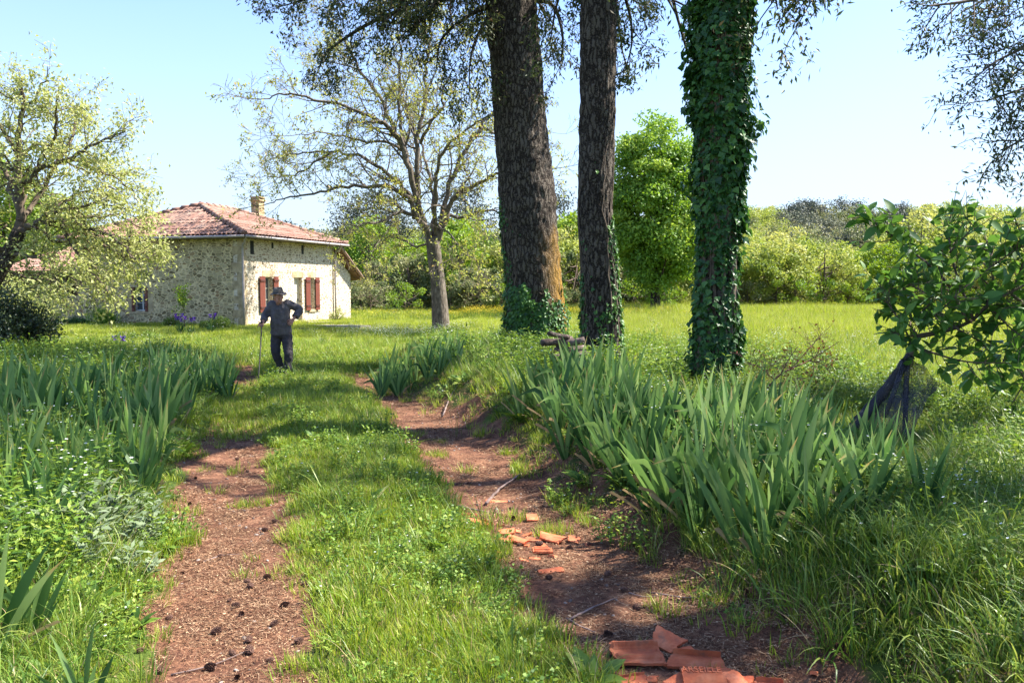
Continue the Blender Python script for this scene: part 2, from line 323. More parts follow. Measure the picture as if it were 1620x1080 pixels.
# ------------------------------------------------------------------ ground: near and far, track
def ground_material():
    m, N, L = newmat('earth_and_turf')
    tc = N.new("ShaderNodeTexCoord")
    at = N.new("ShaderNodeAttribute"); at.attribute_name = 'tint'
    def noise(s, d=6, r=.6):
        n = N.new("ShaderNodeTexNoise"); n.inputs['Scale'].default_value = s; n.inputs['Detail'].default_value = d; n.inputs['Roughness'].default_value = r
        L.new(tc.outputs['Object'], n.inputs['Vector']); return n
    nA, nB, nC, nD = noise(1.3), noise(38, 5, .7), noise(240, 2), noise(6, 6)
    dirt = ramp(N, [(.036,.017,.011),(.125,.056,.034),(.235,.112,.062),(.38,.225,.14)], [.34,.46,.57,.74])
    mixn = N.new("ShaderNodeMath"); mixn.operation = 'MULTIPLY_ADD'; mixn.inputs[1].default_value = .45
    mixm = N.new("ShaderNodeMath"); mixm.operation = 'MULTIPLY'; mixm.inputs[1].default_value = .55
    L.new(nD.outputs[0], mixm.inputs[0]); L.new(nB.outputs[0], mixn.inputs[0]); L.new(mixm.outputs[0], mixn.inputs[2]); L.new(mixn.outputs[0], dirt.inputs[0])
    nf = N.new("ShaderNodeMix"); nf.data_type = 'RGBA'; nf.blend_type = 'OVERLAY'; nf.inputs['Factor'].default_value = .7
    L.new(dirt.outputs[0], nf.inputs['A']); L.new(nC.outputs[0], nf.inputs['B'])
    turf = ramp(N, [(.02,.028,.01),(.045,.07,.014),(.09,.13,.02),(.15,.17,.04)], [.3,.45,.6,.75]); L.new(nA.outputs[0], turf.inputs[0])
    w = N.new("ShaderNodeMath"); w.operation = 'ADD'; s = N.new("ShaderNodeMath"); s.operation = 'MULTIPLY_ADD'; s.inputs[1].default_value = .7; s.inputs[2].default_value = -.35
    L.new(nB.outputs[0], s.inputs[0]); L.new(at.outputs['Fac'], w.inputs[0]); L.new(s.outputs[0], w.inputs[1])
    wr = N.new("ShaderNodeMapRange"); wr.inputs[1].default_value = .25; wr.inputs[2].default_value = .6; L.new(w.outputs[0], wr.inputs[0])
    cm = N.new("ShaderNodeMix"); cm.data_type = 'RGBA'
    L.new(wr.outputs[0], cm.inputs['Factor']); L.new(turf.outputs[0], cm.inputs['A']); L.new(nf.outputs['Result'], cm.inputs['B'])
    b = N.new("ShaderNodeBump"); b.inputs['Strength'].default_value = .9; b.inputs['Distance'].default_value = .02
    ba = N.new("ShaderNodeMath"); ba.operation = 'MULTIPLY_ADD'; ba.inputs[1].default_value = .35; L.new(nC.outputs[0], ba.inputs[0]); L.new(nB.outputs[0], ba.inputs[2]); L.new(ba.outputs[0], b.inputs['Height'])
    p = N.new("ShaderNodeBsdfPrincipled"); p.inputs['Roughness'].default_value = .95; p.inputs['Specular IOR Level'].default_value = .15
    L.new(cm.outputs['Result'], p.inputs[0]); L.new(b.outputs[0], p.inputs['Normal'])
    o = N.new("ShaderNodeOutputMaterial"); L.new(p.outputs[0], o.inputs[0]); return m
M['ground'] = ground_material()
def axis(a, segs):
    out = [a]
    for lim, step in segs:
        k = max(1, int(round((lim-out[-1])/step))); out += list(np.linspace(out[-1], lim, k+1)[1:])
    return np.array(out)
gx = axis(-900, [(-100, 60), (-30, 4), (-8, .8), (-4, .2), (3.2, .045), (7, .12), (12, .4), (30, 1.5), (100, 4), (900, 60)])
gy = axis(-30, [(-4, 3), (1.5, .5), (8, .05), (14, .09), (24, .25), (60, 1.2), (220, 4), (1500, 80)])
X, Y = np.meshgrid(gx, gy); Z = HG(X, Y)
W = ruts(X, Y)
apron = .85*(1-sstep(.0, .6*np.where(Y < 5.2, .8, 1), X - xR(Y) + (fbm(X*2.5, Y*2.5, 15)-.47)*.9))*(X > xR(Y)-.1)*(1-sstep(9, 15, Y))   # bare crumbling bank
litter = .5*sstep(.52, .62, fbm(X*1.7, Y*1.7, 55))*(Y < 9)*(abs(X) < 1.2)
yard = .45*np.exp(-((X+5)/5)**2-((Y-30)/3)**2)
Wt = np.clip(np.maximum.reduce([W, apron, litter*.6, yard]), 0, 1)
nx = len(gx); ii = np.arange((len(gy)-1)*(nx-1)); r, c = ii//(nx-1), ii % (nx-1); i0 = r*nx+c
F = np.stack([i0, i0+1, i0+nx+1, i0+nx], -1)
Vg = np.stack([X, Y, Z], -1).reshape(-1, 3); Tg = Wt.ravel()
isrut = (W.ravel()[F].mean(1) > .5)
def sub(mask, name, kind, label):
    f = F[mask]; u, inv = np.unique(f, return_inverse=True); mb = MB(); mb.add(Vg[u], inv.reshape(f.shape), Tg[u])
    o = mb.build(name, M['ground']); tag(o, label, None, None, 'structure'); return o
sub(~isrut, 'ground', 'structure', 'grassy ground of track verges, lawn and meadow')
sub(isrut, 'path', 'structure', 'two bare reddish brown wheel ruts of a farm track covered in pine needles')

# ------------------------------------------------------------------ scatter (stuff only): instanced tufts held by one object
def proto(name, mb, mats):
    o = bpy.data.objects.new(name, mb.mesh(name, mats)); return o      # never linked to the scene itself
def scatter(name, protos, P, rot, scl, idx, label):
    me = bpy.data.meshes.new(name); me.vertices.add(len(P)); me.vertices.foreach_set('co', np.asarray(P, np.float32).ravel())
    def att(n, t, v, key):
        a = me.attributes.new(n, t, 'POINT'); a.data.foreach_set(key, v)
    att('rot', 'FLOAT_VECTOR', np.asarray(rot, np.float32).ravel(), 'vector'); att('scl', 'FLOAT', np.asarray(scl, np.float32), 'value'); att('pick', 'INT', np.asarray(idx, np.int32), 'value')
    o = bpy.data.objects.new(name, me); COL.objects.link(o)
    ng = bpy.data.node_groups.new(name+'_scatter', 'GeometryNodeTree')
    ng.interface.new_socket('Geometry', in_out='INPUT', socket_type='NodeSocketGeometry'); ng.interface.new_socket('Geometry', in_out='OUTPUT', socket_type='NodeSocketGeometry')
    N, L = ng.nodes, ng.links; gi, go = N.new('NodeGroupInput'), N.new('NodeGroupOutput')
    ip = N.new('GeometryNodeInstanceOnPoints'); ip.inputs['Pick Instance'].default_value = True
    jn = N.new('GeometryNodeJoinGeometry')
    for pr in reversed(protos):
        oi = N.new('GeometryNodeObjectInfo'); oi.inputs['Object'].default_value = pr; oi.inputs['As Instance'].default_value = False
        gt = N.new('GeometryNodeGeometryToInstance'); L.new(oi.outputs['Geometry'], gt.inputs[0]); L.new(gt.outputs[0], jn.inputs[0])
    L.new(jn.outputs[0], ip.inputs['Instance']); L.new(gi.outputs[0], ip.inputs['Points'])
    for n, t, s in (('rot', 'FLOAT_VECTOR', 'Rotation'), ('scl', 'FLOAT', 'Scale'), ('pick', 'INT', 'Instance Index')):
        na = N.new('GeometryNodeInputNamedAttribute'); na.data_type = t; na.inputs['Name'].default_value = n
        src = na.outputs['Attribute']
        if n == 'rot':
            e = N.new('FunctionNodeEulerToRotation'); L.new(src, e.inputs[0]); src = e.outputs[0]
        L.new(src, ip.inputs[s])
    L.new(ip.outputs[0], go.inputs[0])
    md = o.modifiers.new('scatter', 'NODES'); md.node_group = ng
    return tag(o, label, None, None, 'stuff')

def tuft(seed, n, R, L0, L1, w, lean=.5, curl=.6, mat='grass', segs=3, t0=.2, t1=.8, dry=0):
    r = np.random.default_rng(seed); mb = MB()
    for k in range(n):
        a = r.uniform(0, 2*pi); rad = R*math.sqrt(r.uniform()); base = np.array([rad*cos(a), rad*sin(a), -.01])
        a2 = a + r.normal()*.9; ln = r.uniform(L0, L1); d = np.array([cos(a2), sin(a2), 0]); le = abs(r.normal())*lean*(.4+rad/R*.6); cu = r.uniform(.2, 1)*curl
        ts = np.linspace(0, 1, segs+1); ang = le + cu*ts*ts*1.6
        dl = ln/segs; pts = [base]
        for q in range(segs):
            g_ = (ang[q]+ang[q+1])/2; pts.append(pts[-1] + (d*sin(g_) + np.array([0, 0, cos(g_)]))*dl)
        tw = r.normal()*.5; S = np.array([-sin(a2+tw), cos(a2+tw), 0])
        wid = w*r.uniform(.6, 1.3)*(1-ts**1.8*.93)/2
        V, F_ = ribbon(pts, wid, S); tt = r.uniform(t0, t1); isd = r.uniform() < dry
        mb.add(V, F_, np.repeat(np.clip(tt + ts*.15, 0, 1), 2), 1 if isd else 0)
    return mb
def weed(seed, n, R, H, leaf, wid, stems=8, t0=.1, t1=.9, flowers=0, shp=False):
    r = np.random.default_rng(seed); mb = MB(); P = []; D = []; Nn = []
    if shp:
        k = n; a = r.uniform(0, 2*pi, k); D = np.stack([np.cos(a), np.sin(a), r.uniform(.25, 1.3, k)], -1); P = np.stack([np.cos(a), np.sin(a), 0*a], -1)*r.uniform(.01, R*.5, k)[:, None]; LS_, LF_ = leafshape(5, .35, .22)
        V, F_, T_ = shaped(P, D, np.tile([0, 0, 1.], (k, 1)), leaf*r.uniform(.7, 1.8, k), r.uniform(t0, t1, k), r, LS_, LF_); mb.add(V, F_, T_); return mb
    for s in range(stems):
        a = r.uniform(0, 2*pi); q = R*math.sqrt(r.uniform()); b = np.array([q*cos(a)*.5, q*sin(a)*.5, 0]); h = H*r.uniform(.4, 1)
        tip = b + np.array([q*cos(a)*.7, q*sin(a)*.7, h]); pts = catmull([b, (b+tip)/2+np.array([0, 0, h*.1]), tip], 2)
        mb.add(*tube(pts, np.linspace(.0016, .0008, len(pts)), 3, False), tint=.4)
        for k in range(0 if shp else n//stems):
            t = r.uniform(.2, 1); p = b + (tip-b)*t; a3 = r.uniform(0, 2*pi); P.append(p); D.append([cos(a3), sin(a3), r.uniform(-.1, .7)]); Nn.append([r.normal()*.3, r.normal()*.3, 1])
        if flowers and r.uniform() < flowers:
            fp = np.repeat(tip[None], 5, 0); fa = np.linspace(0, 2*pi, 6)[:5]; fd = np.stack([np.cos(fa), np.sin(fa), np.full(5, .3)], -1)
            V, F_ = cards(fp, fd, np.tile([0, 0, 1.], (5, 1)), .009, .007); mb.add(V, F_, .6, 1)
    k = len(P); V, F_ = cards(P, D, Nn, leaf*r.uniform(.6, 1.3, k), wid*r.uniform(.7, 1.2, k), .2)
    mb.add(V, F_, np.repeat(r.uniform(t0, t1, k), 4)); return mb

def pts_in(n, y0, y1, margin=1.2, x0=None, x1=None):
    """random points in the ground wedge the camera sees, uniform in area."""
    y = RNG.uniform(y0, y1, int(n*2.2)); hw = .64*y + margin; keep = RNG.uniform(0, .64*y1+margin, len(y)) < hw
    y = y[keep]; x = RNG.uniform(-1, 1, len(y))*(.64*y+margin)
    return x[:n], y[:n]
def put(x, y, sink=0): return np.stack([x, y, HG(x, y)-sink], -1)
def rots(n, tilt=.12): return np.stack([RNG.normal(0, tilt, n), RNG.normal(0, tilt, n), RNG.uniform(0, 2*pi, n)], -1)
def zone(x, y):
    """0 rut, 1 centre strip, 2 left verge, 3 right verge, 4 lawn, 5 meadow"""
    z = np.full(len(x), 4); l, r = xL(y), xR(y)
    trk = (x > l) & (x < r) & (y < 19); z[trk] = 1
    z[(x <= l) & (y < 19)] = 2; z[(x >= r) & (y < 19)] = 3
    far = y >= 19; z[far & (x > 2.5-(y-19)*.02)] = 5; z[(y < 19) & (x > np.maximum(r+4.5, 4.6)) & (y > 8)] = 5
    return z

short = [proto('short_tuft_%d' % k, tuft(10+k, 34, .055, .03, .085, .0042, .45, .7, t0=.0, t1=1., dry=.06), [M['grass'], M['dry']]) for k in range(5)]
longt = [proto('long_tuft_%d' % k, tuft(30+k, 30, .06, .14, .36, .0055, .45, .95, t0=.0, t1=1., segs=5, dry=.07), [M['verge'], M['dry']]) for k in range(5)]
wide = [proto('broad_tuft_%d' % k, tuft(40+k, 16, .07, .2, .46, .012, .6, 1.3, t0=.1, t1=1., segs=6, dry=.06), [M['verge'], M['dry']]) for k in range(3)]
mead = [proto('meadow_tuft_%d' % k, tuft(50+k, 60, .22, .16, .42, .009, .3, .5, t0=.0, t1=1., dry=.08), [M['meadow'], M['dry']]) for k in range(4)]
lawn = [proto('lawn_tuft_%d' % k, tuft(60+k, 60, .2, .05, .13, .009, .5, .5, segs=2, t0=.2, t1=.95, dry=.05), [M['meadow'], M['dry']]) for k in range(4)]
weeds = [proto('weed_%d' % k, weed(80+k, 60, .09, .10+.04*(k % 3), .024+.006*(k % 2), .012+.006*(k % 3), 9, flowers=.05 if k % 2 else 0), [M['weed'], M['white']]) for k in range(5)]
tallw = [proto('tall_weed_%d' % k, weed(90+k, 70, .14, .34, .045, .018, 10, flowers=.15 if k == 1 else 0), [M['weed'], M['white']]) for k in range(4)]
dock = [proto('broad_weed_%d' % k, weed(120+k, 22, .12, .17, .085, .05, 10, shp=True), [M['weed'], M['white']]) for k in range(3)]
silv = [proto('woolly_weed_%d' % k, weed(100+k, 48, .10, .26, .07, .026, 6), [M['silver'], M['white']]) for k in range(2)]

def feet(x, y):
    m = G(448, 590); return (((x-m[0])/.42)**2+((y-m[1]+.25)/.55)**2) < 1
def dens(x, y, dpos):
    return RNG.uniform(0, 1, len(x)) < dpos
# short lawn-like grass of the track's centre strip and verge feet
PX, PY, SC, IX = [], [], [], []
for y0, y1, n, s in ((1.6, 5, 13000, 1.0), (5, 9, 21000, 1.15), (9, 15, 26000, 1.5), (15, 24, 24000, 2.0)):
    x, y = pts_in(n, y0, y1); z = zone(x, y); w = ruts(x, y); bare = sstep(.55, .63, fbm(x*1.7, y*1.7, 55))*.75*(y < 9)
    p = np.where(z == 1, 1., np.where(z == 4, 1., np.where((z == 2) | (z == 3), .55, .6)))*(1-w)**1.5*(1-bare)
    ap = (z == 3)*(1-sstep(np.where(y < 5.2, .0, .1), np.where(y < 5.2, .35, .9), x-xR(y))); p = p*(1-.85*ap)
    spr = sstep(.6, .7, fbm(x*2.6, y*2.6, 91))*.4*w; p = np.maximum(p, spr*(y > 4))
    rl = rutw(x, y, LT)*sstep(8.5, 10, y)*(1-sstep(13, 14, y))*.75; p = np.maximum(p, rl)
    k = dens(x, y, p); x, y = x[k], y[k]; PX.append(x); PY.append(y); SC.append(s*np.where(feet(x, y), .45, 1)*RNG.uniform(.7, 1.3, len(x))*(.65+.8*fbm(x*1.3, y*1.3, 21)))
PX.append(np.array([.83, .87, .80, .9, .85, .62, 1.1])); PY.append(np.array([3.46, 3.50, 3.52, 3.44, 3.55, 3.7, 3.45])); SC.append(np.full(7, .9))
x = np.concatenate(PX); y = np.concatenate(PY); s = np.concatenate(SC)
scatter('grass', short, put(x, y, .005), rots(len(x)), s, RNG.integers(0, 5, len(x)), 'short bright green grass of the track centre strip')
# long verge grass
PX, PY, SC = [], [], []
for y0, y1, n, s in ((1.6, 5, 6500, .8), (5, 9, 11000, .9), (9, 15, 12000, 1.05), (15, 24, 9000, 1.2)):
    x, y = pts_in(n, y0, y1); z = zone(x, y); w = ruts(x, y); patch = sstep(.38, .55, fbm(x*.9, y*.9, 71))
    p = np.where((z == 2), .7+.3*patch, np.where(z == 3, .85, np.where(z == 1, .05, .12)))*(1-w)**2
    p *= np.where(z == 3, np.where(y < 5.2, sstep(.0, .35, x-xR(y)), sstep(.25, 1.0, x-xR(y))), 1)*np.where(z == 2, sstep(.0, .5, xL(y)-x), 1)
    p = np.where((z == 2) & (y > 17.5), p*.3, p)
    k = dens(x, y, p); x, y = x[k], y[k]; PX.append(x); PY.append(y); SC.append(s*RNG.uniform(.5, 1.15, len(x)))
x = np.concatenate(PX); y = np.concatenate(PY); s = np.concatenate(SC)
s = s*np.where((x/y > .36)&(x/y < .52)&(y > 5.2)&(y < 7.8), .55, 1)*np.where((x > .15)&(x < 2.2)&(y > 10)&(y < 13.4), .45, 1); ix = RNG.integers(0, 5, len(x)); wd = (RNG.uniform(size=len(x)) < np.where((zone(x, y) == 3) & (y < 5.2), .45, .13)); ix[wd] = RNG.integers(5, 8, wd.sum())
scatter('verge_grass', longt+wide, put(x, y, .01), rots(len(x), .18), s, ix, 'long arching green grass on the verges of the track')
# weeds
PX, PY, SC, IX = [], [], [], []
for y0, y1, n, s in ((1.6, 5, 8000, .8), (5, 9, 12000, 1.0), (9, 18, 14000, 1.35)):
    x, y = pts_in(n, y0, y1); z = zone(x, y); w = ruts(x, y); patch = sstep(.42, .56, fbm(x*1.1+9, y*1.1, 171))
    p = np.where(z == 1, .12+.25*patch, np.where(z == 2, .12+.5*patch, np.where(z == 3, .15+.6*patch, .03)))*(1-w)**2
    p *= np.where(z == 3, sstep(.0, .8, x-xR(y)), 1)
    k = dens(x, y, p); x, y, z = x[k], y[k], z[k]; PX.append(x); PY.append(y); SC.append(s*RNG.uniform(.5, 1.3, len(x)))
    net = (x/y > .36)&(x/y < .52)&(y > 5.2)&(y < 7.8); PX[-1] = x; SC[-1] = SC[-1]*np.where(net, .6, 1)
    SC[-1] = SC[-1]*np.where((z == 2) & (y < 6.5) & (xL(y)-x > .45), 1.35, 1)
    tall = ~net & (((z == 2) & (xL(y)-x > .5)) | ((z == 3) & (x-xR(y) > .8)))
    IX.append(np.where(tall & (RNG.uniform(size=len(x)) < .5), RNG.integers(5, 9, len(x)), RNG.integers(0, 5, len(x))))
x = np.concatenate(PX); y = np.concatenate(PY); s = np.concatenate(SC); ix = np.concatenate(IX)
sv = (RNG.uniform(size=len(x)) < .55*np.exp(-((x+2.5)/.35)**2-((y-5.0)/.55)**2)); ix[sv] = RNG.integers(9, 11, sv.sum())
dk = (RNG.uniform(size=len(x)) < np.where(zone(x, y) == 1, .03, .14)) & (ix < 9); ix[dk] = RNG.integers(11, 14, dk.sum())
scatter('weeds', weeds+tallw+silv+dock, put(x, y, .005), rots(len(x), .15), s, ix, 'mixed leafy weeds and ground cover between the grasses')
# lawn round the house and meadow on the right
def meadow_pts(spec):
    PX, PY, SC, Z_ = [], [], [], []
    for y0, y1, n, s in spec:
        x, y = pts_in(n, y0, y1, 2); PX.append(x); PY.append(y); SC.append(s*RNG.uniform(.7, 1.25, len(x)))
    return map(np.concatenate, (PX, PY, SC))
x, y, s = meadow_pts(((8, 14, 5000, .75), (14, 24, 7500, .95), (24, 42, 13000, 1.2), (42, 78, 16000, 1.8)))
z = zone(x, y); k = (z == 5) | ((z == 3) & (x-xR(y) > 3.2)); x, y, s = x[k], y[k], s[k]
scatter('meadow_grass', mead, put(x, y, .02), rots(len(x), .08), s*(.55+.85*fbm(x*.25, y*.25, 3))*.8, RNG.integers(0, 4, len(x)), 'tall sunlit yellow-green meadow grass beyond the trees')
x, y, s = meadow_pts(((17, 26, 10000, .9), (26, 40, 13000, 1.2), (40, 70, 9000, 1.9)))
z = zone(x, y); k = (z == 4) & ~((np.abs(x+16) < 3) & (y > 38)); k &= RNG.uniform(size=len(x)) > .8*np.exp(-((x+4.5)/5)**2-((y-30)/1.6)**2); x, y, s = x[k], y[k], s[k]
scatter('lawn_grass', lawn, put(x, y, .01), rots(len(x), .08), s*(.6+.9*fbm(x*.5, y*.5, 8)), RNG.integers(0, 4, len(x)), 'mown pale green lawn grass in front of the house')
# meadow flowers
def flower(seed, n, R, h, size, mats):
    r = np.random.default_rng(seed); mb = MB()
    for k in range(n):
        a = r.uniform(0, 2*pi); q = R*math.sqrt(r.uniform()); p = np.array([q*cos(a), q*sin(a), 0]); t = p + np.array([r.normal()*.03, r.normal()*.03, h*r.uniform(.6, 1)])
        mb.add(*tube([p, t], .002, 3, False), tint=.4)
        fa = np.linspace(0, 2*pi, 6)[:5]; V, F_ = cards(np.repeat(t[None], 5, 0), np.stack([np.cos(fa), np.sin(fa), np.full(5, .4)], -1), np.tile([0, 0, 1.], (5, 1)), size, size*.8)
        mb.add(V, F_, .6, 1)
    return mb
fl = [proto('white_flower', flower(1, 8, .25, .35, .014, 0), [M['weed'], M['white']]), proto('yellow_flower', flower(2, 14, .3, .42, .02, 0), [M['weed'], M['yellow']])]
x, y = pts_in(2600, 9, 60, 2); z = zone(x, y); ye = np.exp(-((y-41)/3.5)**2)*np.exp(-((x-1.5)/4.5)**2)
k = (RNG.uniform(size=len(x)) < np.where(z == 5, .5, .25)); x, y, ye = x[k], y[k], ye[k]
x2 = np.r_[RNG.normal(0.5, 3.2, 420), RNG.normal(-3.6, 1.2, 260)]; y2 = np.r_[RNG.normal(42, 2.5, 420), RNG.normal(27, 1.4, 260)]; x = np.r_[x, x2]; y = np.r_[y, y2]; ix = np.r_[np.zeros(len(ye)), np.ones(420), np.zeros(260)]
scatter('wildflowers', fl, put(x, y), rots(len(x), .1), np.where(ix == 1, 1.2, 1)*RNG.uniform(.7, 1.2, len(x)), ix, 'tiny white and yellow wildflowers scattered in the meadow')
# needle and chip litter on the ruts
def litterp(seed, n, R):
    r = np.random.default_rng(seed); mb = MB()
    a = r.uniform(0, 2*pi, n); q = R*np.sqrt(r.uniform(size=n)); P = np.stack([q*np.cos(a), q*np.sin(a), r.uniform(.001, .007, n)], -1); b = r.uniform(0, 2*pi, n)
    D = np.stack([np.cos(b), np.sin(b), r.normal(0, .12, n)], -1); Nn = np.stack([r.normal(0, .4, n), r.normal(0, .4, n), np.ones(n)], -1)
    chip = r.uniform(size=n) < .16
    V, F_ = cards(P, D, Nn, np.where(chip, r.uniform(.008, .02, n), r.uniform(.02, .055, n)), np.where(chip, r.uniform(.006, .012, n), .0022), .1)
    mb.add(V, F_, np.repeat(r.uniform(0, 1, n), 4)); return mb
lp = [proto('litter_patch_%d' % k, litterp(200+k, 70, .10), M['needle']) for k in range(5)]
PX, PY, SC = [], [], []
for y0, y1, n, s in ((2, 6, 15000, 1.), (6, 18, 18000, 1.5)):
    x, y = pts_in(n, y0, y1); w = np.maximum(ruts(x, y), (x > xR(y))*(x < xR(y)+.7)*.7); w = np.maximum(w, .12)*(.25+1.3*sstep(.38, .58, fbm(x*2.3, y*2.3, 401)))
    k = dens(x, y, w*.9); PX.append(x[k]); PY.append(y[k]); SC.append(s*RNG.uniform(.6, 1.2, k.sum()))
x, y, s = map(np.concatenate, (PX, PY, SC))
def peb(seed):
    r = np.random.default_rng(seed); V, F = box((0, 0, 0), (1, .8, .5)); mb = MB(); u = rdir(60, r); mb_v = []
    a = np.linspace(0, 2*pi, 8, endpoint=False); rows = [np.stack([np.cos(a)*k*r.uniform(.8, 1.15, 8), np.sin(a)*k*.8*r.uniform(.8, 1.15, 8), np.full(8, z)], -1) for k, z in ((.5, -.25), (.95, -.05), (1, .2), (.6, .5))]
    V = np.vstack(rows+[[[0, 0, .58]]]); i = np.arange(3)[:, None]*8; j = np.arange(8)[None]; kk = (j+1) % 8; F = np.stack([i+j, i+kk, i+8+kk, i+8+j], -1).reshape(-1, 4)
    mb.add(V*.01, [F, np.stack([24+np.arange(8), 24+(np.arange(8)+1) % 8, np.full(8, 32)], -1)], r.uniform()); return mb
M['pebble'] = leafmat('pebble_grit', [(.10,.075,.06),(.22,.17,.14),(.40,.35,.31)], 0, .9, .2)
pb = [proto('pebble_%d' % k, peb(900+k), M['pebble']) for k in range(4)]
xx, yy = pts_in(9000, 2, 12); ww = np.maximum(ruts(xx, yy), .5*((xx > xR(yy))*(xx < xR(yy)+.6))); kk_ = dens(xx, yy, ww*.8*sstep(.4, .55, fbm(xx*1.9, yy*1.9, 77))+ww*.12); xx, yy = xx[kk_], yy[kk_]
scatter('gravel', pb, put(xx, yy), rots(len(xx), .3), RNG.uniform(.25, 1, len(xx))**2*1.6+.15, RNG.integers(0, 4, len(xx)), 'small grit and pebbles on the bare wheel ruts')
scatter('needle_litter', lp, put(x, y), rots(len(x), .03), s, RNG.integers(0, 5, len(x)), 'reddish pine needles and chips littering the wheel ruts')
# ------------------------------------------------------------------ house
C0 = A3(385, 455, 33.0)[:2]; d1 = np.array([.327, .945]); d1 /= np.linalg.norm(d1); dL = np.array([-d1[1], d1[0]])
def HP(a, s, z):       # a metres along the gable wall (to the left), s metres along the sunny front (away), z up
    p = C0 + dL*a + d1*s; return np.array([p[0], p[1], z])
WG, LF, EV = 8.6, 6.84, 3.72
def stone_mat(name, light=False, scale=3.6):
    m, N, L = newmat(name)
    tc = N.new("ShaderNodeTexCoord"); mp = N.new("ShaderNodeMapping"); mp.inputs['Rotation'].default_value = (0, 0, -math.atan2(d1[0], d1[1])*0); mp.inputs['Scale'].default_value = (1, 1, 1.85)
    L.new(tc.outputs['Object'], mp.inputs[0])
    dn = N.new("ShaderNodeTexNoise"); dn.inputs['Scale'].default_value = 3; L.new(mp.outputs[0], dn.inputs['Vector'])
    va = N.new("ShaderNodeMix"); va.data_type = 'RGBA'; va.blend_type = 'ADD'; va.inputs['Factor'].default_value = .16; L.new(mp.outputs[0], va.inputs['A']); L.new(dn.outputs['Color'], va.inputs['B'])
    v = N.new("ShaderNodeTexVoronoi"); v.feature = 'DISTANCE_TO_EDGE'; v.inputs['Scale'].default_value = scale; v.inputs['Randomness'].default_value = .85; L.new(va.outputs['Result'], v.inputs['Vector'])
    vc = N.new("ShaderNodeTexVoronoi"); vc.inputs['Scale'].default_value = scale; vc.inputs['Randomness'].default_value = .85; L.new(va.outputs['Result'], vc.inputs['Vector'])
    sp = N.new("ShaderNodeSeparateColor"); L.new(vc.outputs['Color'], sp.inputs[0])
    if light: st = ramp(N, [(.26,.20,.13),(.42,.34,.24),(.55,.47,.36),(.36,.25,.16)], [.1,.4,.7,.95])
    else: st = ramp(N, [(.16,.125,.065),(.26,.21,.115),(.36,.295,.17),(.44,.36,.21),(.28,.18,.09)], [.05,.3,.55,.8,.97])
    L.new(sp.outputs[0], st.inputs[0])
    n = N.new("ShaderNodeTexNoise"); n.inputs['Scale'].default_value = 14; n.inputs['Detail'].default_value = 5; L.new(tc.outputs['Object'], n.inputs['Vector'])
    nm = N.new("ShaderNodeMix"); nm.data_type = 'RGBA'; nm.blend_type = 'OVERLAY'; nm.inputs['Factor'].default_value = .45; L.new(st.outputs[0], nm.inputs['A']); L.new(n.outputs[0], nm.inputs['B'])
    # a wandering width of pointing: some stones are half covered
    wn2 = N.new("ShaderNodeTexNoise"); wn2.inputs['Scale'].default_value = 1.6; L.new(tc.outputs['Object'], wn2.inputs['Vector'])
    wsc = N.new("ShaderNodeMapRange"); wsc.inputs[1].default_value = .35; wsc.inputs[2].default_value = .7; wsc.inputs[3].default_value = .08 if light else .04; wsc.inputs[4].default_value = .16 if light else .12; L.new(wn2.outputs[0], wsc.inputs[0])
    sb = N.new("ShaderNodeMath"); sb.operation = 'SUBTRACT'; L.new(v.outputs['Distance'], sb.inputs[0]); L.new(wsc.outputs[0], sb.inputs[1])
    mr = N.new("ShaderNodeMapRange"); mr.inputs[1].default_value = -.02; mr.inputs[2].default_value = .05; L.new(sb.outputs[0], mr.inputs[0])
    mc = N.new("ShaderNodeMix"); mc.data_type = 'RGBA'; mc.inputs['A'].default_value = (.66, .57, .43, 1) if light else (.64, .51, .29, 1)
    L.new(mr.outputs[0], mc.inputs['Factor']); L.new(nm.outputs['Result'], mc.inputs['B'])
    bp = N.new("ShaderNodeBump"); bp.inputs['Strength'].default_value = .7; bp.inputs['Distance'].default_value = .03
    add = N.new("ShaderNodeMath"); add.operation = 'MULTIPLY_ADD'; add.inputs[1].default_value = .4; L.new(n.outputs[0], add.inputs[0]); L.new(mr.outputs[0], add.inputs[2]); L.new(add.outputs[0], bp.inputs['Height'])
    p = N.new("ShaderNodeBsdfPrincipled"); p.inputs['Roughness'].default_value = .95; p.inputs['Specular IOR Level'].default_value = .1
    L.new(mc.outputs['Result'], p.inputs[0]); L.new(bp.outputs[0], p.inputs['Normal']); o = N.new("ShaderNodeOutputMaterial"); L.new(p.outputs[0], o.inputs[0]); return m
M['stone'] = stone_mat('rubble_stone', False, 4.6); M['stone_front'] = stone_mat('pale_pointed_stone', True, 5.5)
M['quoin'] = surfmat('dressed_stone', [(.22,.17,.09),(.40,.31,.18),(.56,.45,.28)], 3.2, 6, .9, .4)
